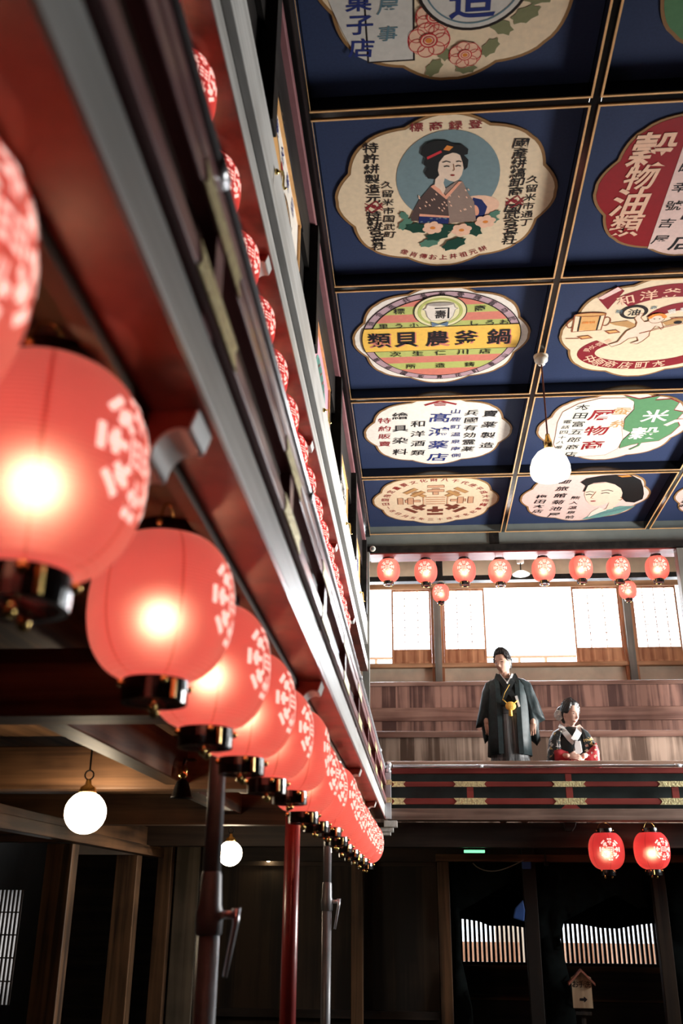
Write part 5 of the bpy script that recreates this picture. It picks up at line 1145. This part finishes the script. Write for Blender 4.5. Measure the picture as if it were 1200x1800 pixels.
def puff(poly, y, t, cen=None, fold=0.0, tilt=0.0):
    """a soft filled shape: outline in x, z, swelling to half thickness t towards its middle"""
    poly = refine(poly); n = len(poly); cx, cz = cen or (sum(p[0] for p in poly)/n, sum(p[1] for p in poly)/n)
    mb = MB(); vs = []; fs = []; rings = []
    prof = [(0.02,-1),(0.35,-0.98),(0.65,-0.90),(0.85,-0.68),(0.96,-0.34),(1.0,0),(0.96,0.34),(0.85,0.68),(0.65,0.90),(0.35,0.98),(0.02,1)]
    for s, h in prof:
        for a, b in poly:
            x, z = cx+(a-cx)*s, cz+(b-cz)*s
            f = fold*(0.5*math.sin(x*70+z*14)+0.5*math.sin(x*37-z*22)) if abs(h) > 0.3 else 0
            vs.append((x, y+t*h+(f if h < 0 else -f)+tilt*(z-cz), z))
    for k in range(len(prof)-1):
        for i in range(n): fs.append((k*n+i, k*n+(i+1) % n, (k+1)*n+(i+1) % n, (k+1)*n+i))
    fs += [tuple(range(n)), tuple(range(len(prof)*n-1, (len(prof)-1)*n-1, -1))]
    return mb.add(vs, fs)
def strip(pts, w, y_off=0.0, th=0.008):
    """a flat band along 3D points (x, y, z), w wide in the x-z plane"""
    mb = MB(); vs = []; fs = []; pts = [Vector(p) for p in pts]
    for i, p in enumerate(pts):
        d = pts[min(i+1,len(pts)-1)]-pts[max(0,i-1)]; L = math.hypot(d.x, d.z) or 1; nx, nz = -d.z/L*w/2, d.x/L*w/2
        for s, y in ((1,-th/2),(1,th/2),(-1,th/2),(-1,-th/2)): vs.append((p.x+nx*s, p.y+y, p.z+nz*s))
    for i in range(len(pts)-1):
        for k in range(4): fs.append((i*4+k, i*4+(k+1) % 4, (i+1)*4+(k+1) % 4, (i+1)*4+k))
    fs += [(0,1,2,3), tuple(len(vs)-4+k for k in (3,2,1,0))]
    return mb.add(vs, fs)

# --- the standing man in formal dress
man = thing('person', 'person standing in dark haori coat and striped hakama with golden tassel at the chest', 'person', (0.885, 9.55, 0.72))
XH = Matrix.Translation((-0.022, -0.035, 1.548)) @ Matrix.Rotation(R(-33),4,'Z') @ Matrix.Rotation(R(11),4,'X') @ Matrix.Rotation(R(-4),4,'Y')
b = MB(); head_mb(b, XH)
limb(b, [(0.0,0.02,1.30),(-0.005,0.0,1.37),(-0.015,-0.02,1.46)], [0.075,0.056,0.054])
limb(b, [(0,0.01,0.93),(0,0.0,1.08),(0,0.005,1.22)], [0.125,0.115,0.12])
limb(b, [(-0.15,0.01,1.285),(0,0.01,1.30),(0.15,0.01,1.285)], [0.055,0.08,0.055])
for s in (-1, 1):
    limb(b, [(s*0.085,0.01,0.88),(s*0.095,-0.005,0.48),(s*0.10,0.02,0.09)], [0.092,0.058,0.040])
    limb(b, [(s*0.10,0.03,0.045),(s*0.105,-0.10,0.035),(s*0.11,-0.17,0.025)], [0.042,0.036,0.024])
    wx = -0.212 if s < 0 else 0.236
    limb(b, [(s*0.165,0.01,1.285),(s*0.225,0.03,1.10),(wx,-0.045,0.945)], [0.054,0.043,0.028])
    hand(b, (wx,-0.050,0.945), (-s*0.12+ (0.10 if s < 0 else -0.06),-0.10,-1), (-s,0.12,-0.1), (s*0.10,1,-0.1), 0.95)
melt('body', b, 'skin', man)
face_parts(man, XH)
hair_mb(XH).build('hair', 'hairblack', man, smooth=True)
rp = lambda t, z: 0.012*math.sin(7*t+z*6)+0.008*math.sin(13*t-z*11)
loft([(1.385,0.0,0.0,0.062,0.058),(1.36,0.0,0.0,0.09,0.075),(1.32,0,0,0.15,0.095),(1.25,0,0,0.165,0.115),(1.10,0,-0.005,0.16,0.125),(0.95,0,-0.005,0.155,0.125)]).build('kimono', 'kimonoblack', man, smooth=True)
pleat = lambda t, z: 0.045*abs(((t*11/(2*PI)) % 1)*2-1)*smooth01((1.06-z)/0.25)
loft([(1.05,0,-0.005,0.158,0.128),(0.95,0,-0.005,0.163,0.136),(0.75,0,-0.005,0.172,0.140),(0.60,0,-0.005,0.182,0.148),(0.50,0,-0.005,0.205,0.165),(0.25,0,0,0.25,0.20),(0.04,0,0,0.275,0.22)], n=176, ripple=pleat, e=2.2).build('hakama', 'hakama', man)
loft([(1.015,0,-0.006,0.164,0.134),(1.02,0,-0.006,0.167,0.140),(1.045,0,-0.006,0.165,0.139),(1.05,0,-0.006,0.166,0.142),(1.085,0,-0.006,0.163,0.137),(1.09,0,-0.006,0.160,0.130)]).build('sash', 'sash', man, smooth=True)
strip([(-0.062,-0.062,1.425),(-0.035,-0.092,1.375),(0.004,-0.118,1.318)], 0.020).build('white_collar', 'whitesilk', man)
strip([(0.066,-0.058,1.43),(0.042,-0.095,1.375),(0.000,-0.123,1.315)], 0.020).build('white_collar', 'whitesilk', man)
strip([(-0.088,-0.062,1.415),(-0.055,-0.103,1.355),(0.0,-0.133,1.27),(0.06,-0.140,1.17),(0.07,-0.138,1.10)], 0.052).build('kimono_collar', 'kimonoblack', man)
strip([(0.090,-0.058,1.415),(0.055,-0.108,1.345),(0.0,-0.139,1.25),(-0.05,-0.142,1.16),(-0.055,-0.14,1.10)], 0.052).build('kimono_collar', 'kimonoblack', man)
op = lambda a: (-PI/2+a, 1.5*PI-a)
a0, a1 = op(R(27))
rp2 = lambda t, z: 0.020*math.sin(8*t+z*5)*smooth01((1.3-z)/0.3)+0.012*math.sin(15*t-z*9)*smooth01((1.3-z)/0.3)
cloth(loft([(1.415,0,0.012,0.080,0.070),(1.395,0,0.008,0.105,0.085),(1.355,0,0.0,0.165,0.105),(1.30,0,0.0,0.205,0.125),(1.20,0,0,0.208,0.142),(1.00,0,0,0.203,0.152),(0.80,0,0,0.203,0.160),(0.625,0,0,0.208,0.166)], n=72, a0=a0, a1=a1, ripple=rp2), 'haori', 'haori', man)
for s in (-1, 1):
    strip([(s*0.075,-0.040,1.43),(s*0.098,-0.085,1.37),(s*0.096,-0.128,1.27),(s*0.094,-0.150,1.12),(s*0.094,-0.158,0.9),(s*0.096,-0.166,0.63)], 0.046, th=0.010).build('haori_lapel', 'haori', man)
SL = [(-0.093,1.378),(-0.150,1.375),(-0.205,1.345),(-0.243,1.26),(-0.272,1.12),(-0.312,0.955),(-0.318,0.905),(-0.26,0.915),(-0.252,0.83),(-0.235,0.755),(-0.175,0.815),(-0.155,0.93),(-0.120,1.03),(-0.09,1.20)]
SR = [(0.12,1.395),(0.179,1.380),(0.239,1.343),(0.281,1.235),(0.328,1.107),(0.368,0.981),(0.305,0.953),(0.300,0.87),(0.310,0.788),(0.274,0.735),(0.216,0.788),(0.185,0.85),(0.17,0.95),(0.150,1.066),(0.115,1.236)]
puff(SL, 0.015, 0.082, (-0.20,1.05), 0.006, -0.14).build('haori_sleeve', 'haori', man, smooth=True)
puff(SR, 0.015, 0.082, (0.235,1.05), 0.006, -0.14).build('haori_sleeve', 'haori', man, smooth=True)
k = MB(); k.ball((0.016,-0.180,1.083), 0.052, 12, (1,0.40,0.84)); k.lathe([(0.001,0.0),(0.016,-0.01),(0.019,-0.085),(0.001,-0.09)], 12, (0.012,-0.176,1.075))
k.build('golden_tassel', 'cordgold', man, smooth=True)
MB().tube([(-0.056,-0.165,1.150),(-0.02,-0.185,1.110)], 0.006, 8).build('golden_cord', 'cordgold', man, smooth=True)
MB().tube([(0.085,-0.165,1.138),(0.05,-0.185,1.108)], 0.006, 8).build('golden_cord', 'cordgold', man, smooth=True)
MB().tube([(0.02,-0.15,1.30),(-0.03,-0.158,1.22),(-0.056,-0.165,1.150)], 0.002, 8).build('fine_cord', 'cordgold', man, smooth=True)
MB().prism([(0.064,1.182),(0.088,1.188),(0.112,1.085),(0.092,1.075)], -0.166, -0.150).build('folding_fan', 'whitesilk', man)

# --- the seated woman in a bridal kimono
st = thing('stool', 'low wooden stool under the seated person in the floral kimono', 'stool', (1.494, 9.69, 0.72))
MB().box(-0.17,0.17,-0.15,0.15,0.29,0.32).build('seat', 'brownx', st, bevel=0.005)
for sx in (-1,1):
    for sy in (-1,1): MB().box(sx*0.13-0.018,sx*0.13+0.018,sy*0.11-0.018,sy*0.11+0.018,0,0.2895).build('leg', 'brownz', st)
wo = thing('person', 'person seated in black and red floral kimono with white collar and a white hair flower', 'person', (1.494, 9.62, 0.72))
wo.scale = (1.013,)*3
XW = Matrix.Translation((0.010, -0.022, 1.022)) @ Matrix.Rotation(R(36),4,'Z') @ Matrix.Rotation(R(7),4,'X') @ Matrix.Rotation(R(4),4,'Y')
b = MB(); head_mb(b, XW, True)
limb(b, [(0.0,0.03,0.80),(0.0,0.015,0.87),(0.0,0.0,0.95)], [0.07,0.046,0.044])
limb(b, [(0,0.07,0.47),(0,0.05,0.60),(0,0.03,0.74)], [0.12,0.10,0.105])
limb(b, [(-0.12,0.03,0.80),(0,0.03,0.81),(0.12,0.03,0.80)], [0.045,0.07,0.045])
for s in (-1, 1):
    limb(b, [(s*0.09,0.06,0.46),(s*0.09,-0.32,0.455),(s*0.09,-0.27,0.09)], [0.085,0.058,0.038]); limb(b, [(s*0.09,-0.26,0.05),(s*0.09,-0.38,0.03)], [0.038,0.025])
    limb(b, [(s*0.14,0.03,0.80),(s*0.185,-0.02,0.64),(s*0.075,-0.185,0.605)], [0.043,0.036,0.024])
hand(b, (-0.070,-0.190,0.602), (1,-0.22,-0.10), (0.1,0.35,1), (0,0.5,-1), 0.82, 0.45)
hand(b, (0.080,-0.178,0.580), (-1,-0.15,-0.06), (0.0,0.35,1), (0,0.5,-1), 0.82, 0.45)
melt('body', b, 'skinfair', wo)
face_parts(wo, XW, True, 'liprose')
hb = hair_mb(XW, True, 8); hb.ball(tuple(XW @ Vector((0.0,0.115,0.025))), 0.060, 12, (1.0,0.9,1.1)); hb.build('hair', 'hairblack', wo, smooth=True)
fl = MB(); fc = Vector((-0.104, -0.02, 1.018))
for k in range(9):
    a = k*2*PI/9; fl.ball((fc.x+0.022*math.cos(a), fc.y-0.004*(k % 2), fc.z+0.030*math.sin(a)), 0.023, 8, (1,0.5,1))
fl.ball((fc.x, fc.y-0.012, fc.z), 0.014, 8); fl.build('hair_flower', 'whitesilk', wo, smooth=True)
loft([(0.905,0,0.02,0.06,0.058),(0.885,0,0.015,0.10,0.08),(0.85,0,0.01,0.155,0.10),(0.78,0,0.0,0.175,0.118),(0.66,0,-0.005,0.170,0.125),(0.50,0,0.0,0.19,0.15),(0.42,0,0.02,0.20,0.16)]).build('kimono', 'kimonoblack', wo, smooth=True)
MB().prism([(0.17,0.56),(-0.10,0.565),(-0.34,0.545),(-0.385,0.48),(-0.38,0.03),(-0.22,0.03),(-0.20,0.40),(0.17,0.385)], -0.20, 0.20, 'yz').build('kimono_skirt', 'floralred', wo, smooth=False, bevel=0.03)
KL = [(-0.075,0.905),(-0.125,0.885),(-0.168,0.86),(-0.212,0.79),(-0.240,0.671),(-0.250,0.575),(-0.255,0.50),(-0.10,0.50),(-0.095,0.62),(-0.105,0.72),(-0.10,0.82)]
KR = [(0.085,0.910),(0.155,0.862),(0.205,0.785),(0.232,0.669),(0.232,0.50),(0.10,0.50),(0.075,0.63),(0.085,0.72),(0.08,0.83)]
puff(KL, -0.02, 0.110, (-0.165,0.70), 0.005).build('kimono_sleeve', 'floralblack', wo, smooth=True)
puff(KR, -0.02, 0.110, (0.155,0.70), 0.005).build('kimono_sleeve', 'floralblack', wo, smooth=True)
puff([(-0.19,0.665),(-0.13,0.680),(-0.06,0.655),(-0.035,0.62),(-0.055,0.56),(-0.19,0.555)], -0.125, 0.045, None, 0.004).build('red_inner_sleeve', 'redsilk', wo, smooth=True)
puff([(0.215,0.745),(0.17,0.70),(0.12,0.655),(0.060,0.620),(0.080,0.56),(0.236,0.50),(0.238,0.66)], -0.115, 0.045, (0.16,0.61), 0.004).build('red_inner_sleeve', 'floralred', wo, smooth=True)
strip([(-0.070,0.03,0.928),(-0.092,-0.045,0.900),(-0.075,-0.105,0.845),(-0.03,-0.132,0.775),(0.008,-0.140,0.735)], 0.058, th=0.016).build('white_collar', 'whitesilk', wo, smooth=False, bevel=0.005)
strip([(0.072,0.03,0.925),(0.085,-0.045,0.895),(0.062,-0.108,0.845),(0.025,-0.140,0.79),(-0.002,-0.148,0.755)], 0.062, th=0.016).build('white_collar', 'whitesilk', wo, smooth=False, bevel=0.005)
MB().prism([(0.008,0.742),(0.060,0.748),(0.070,0.645),(0.022,0.604),(-0.016,0.630)], -0.178, -0.158).build('white_pouch', 'whitesilk', wo, bevel=0.003)
k = MB()
for x in (0.004,0.018,0.036): k.ball((x,-0.181,0.750), 0.006, 6)
k.build('black_beads', 'ironblack', wo, smooth=True)
MB().tube([(0.0,-0.181,0.748),(-0.004,-0.182,0.70),(-0.002,-0.182,0.655)], 0.004, 6).build('dark_tassel', 'ironblack', wo, smooth=True)
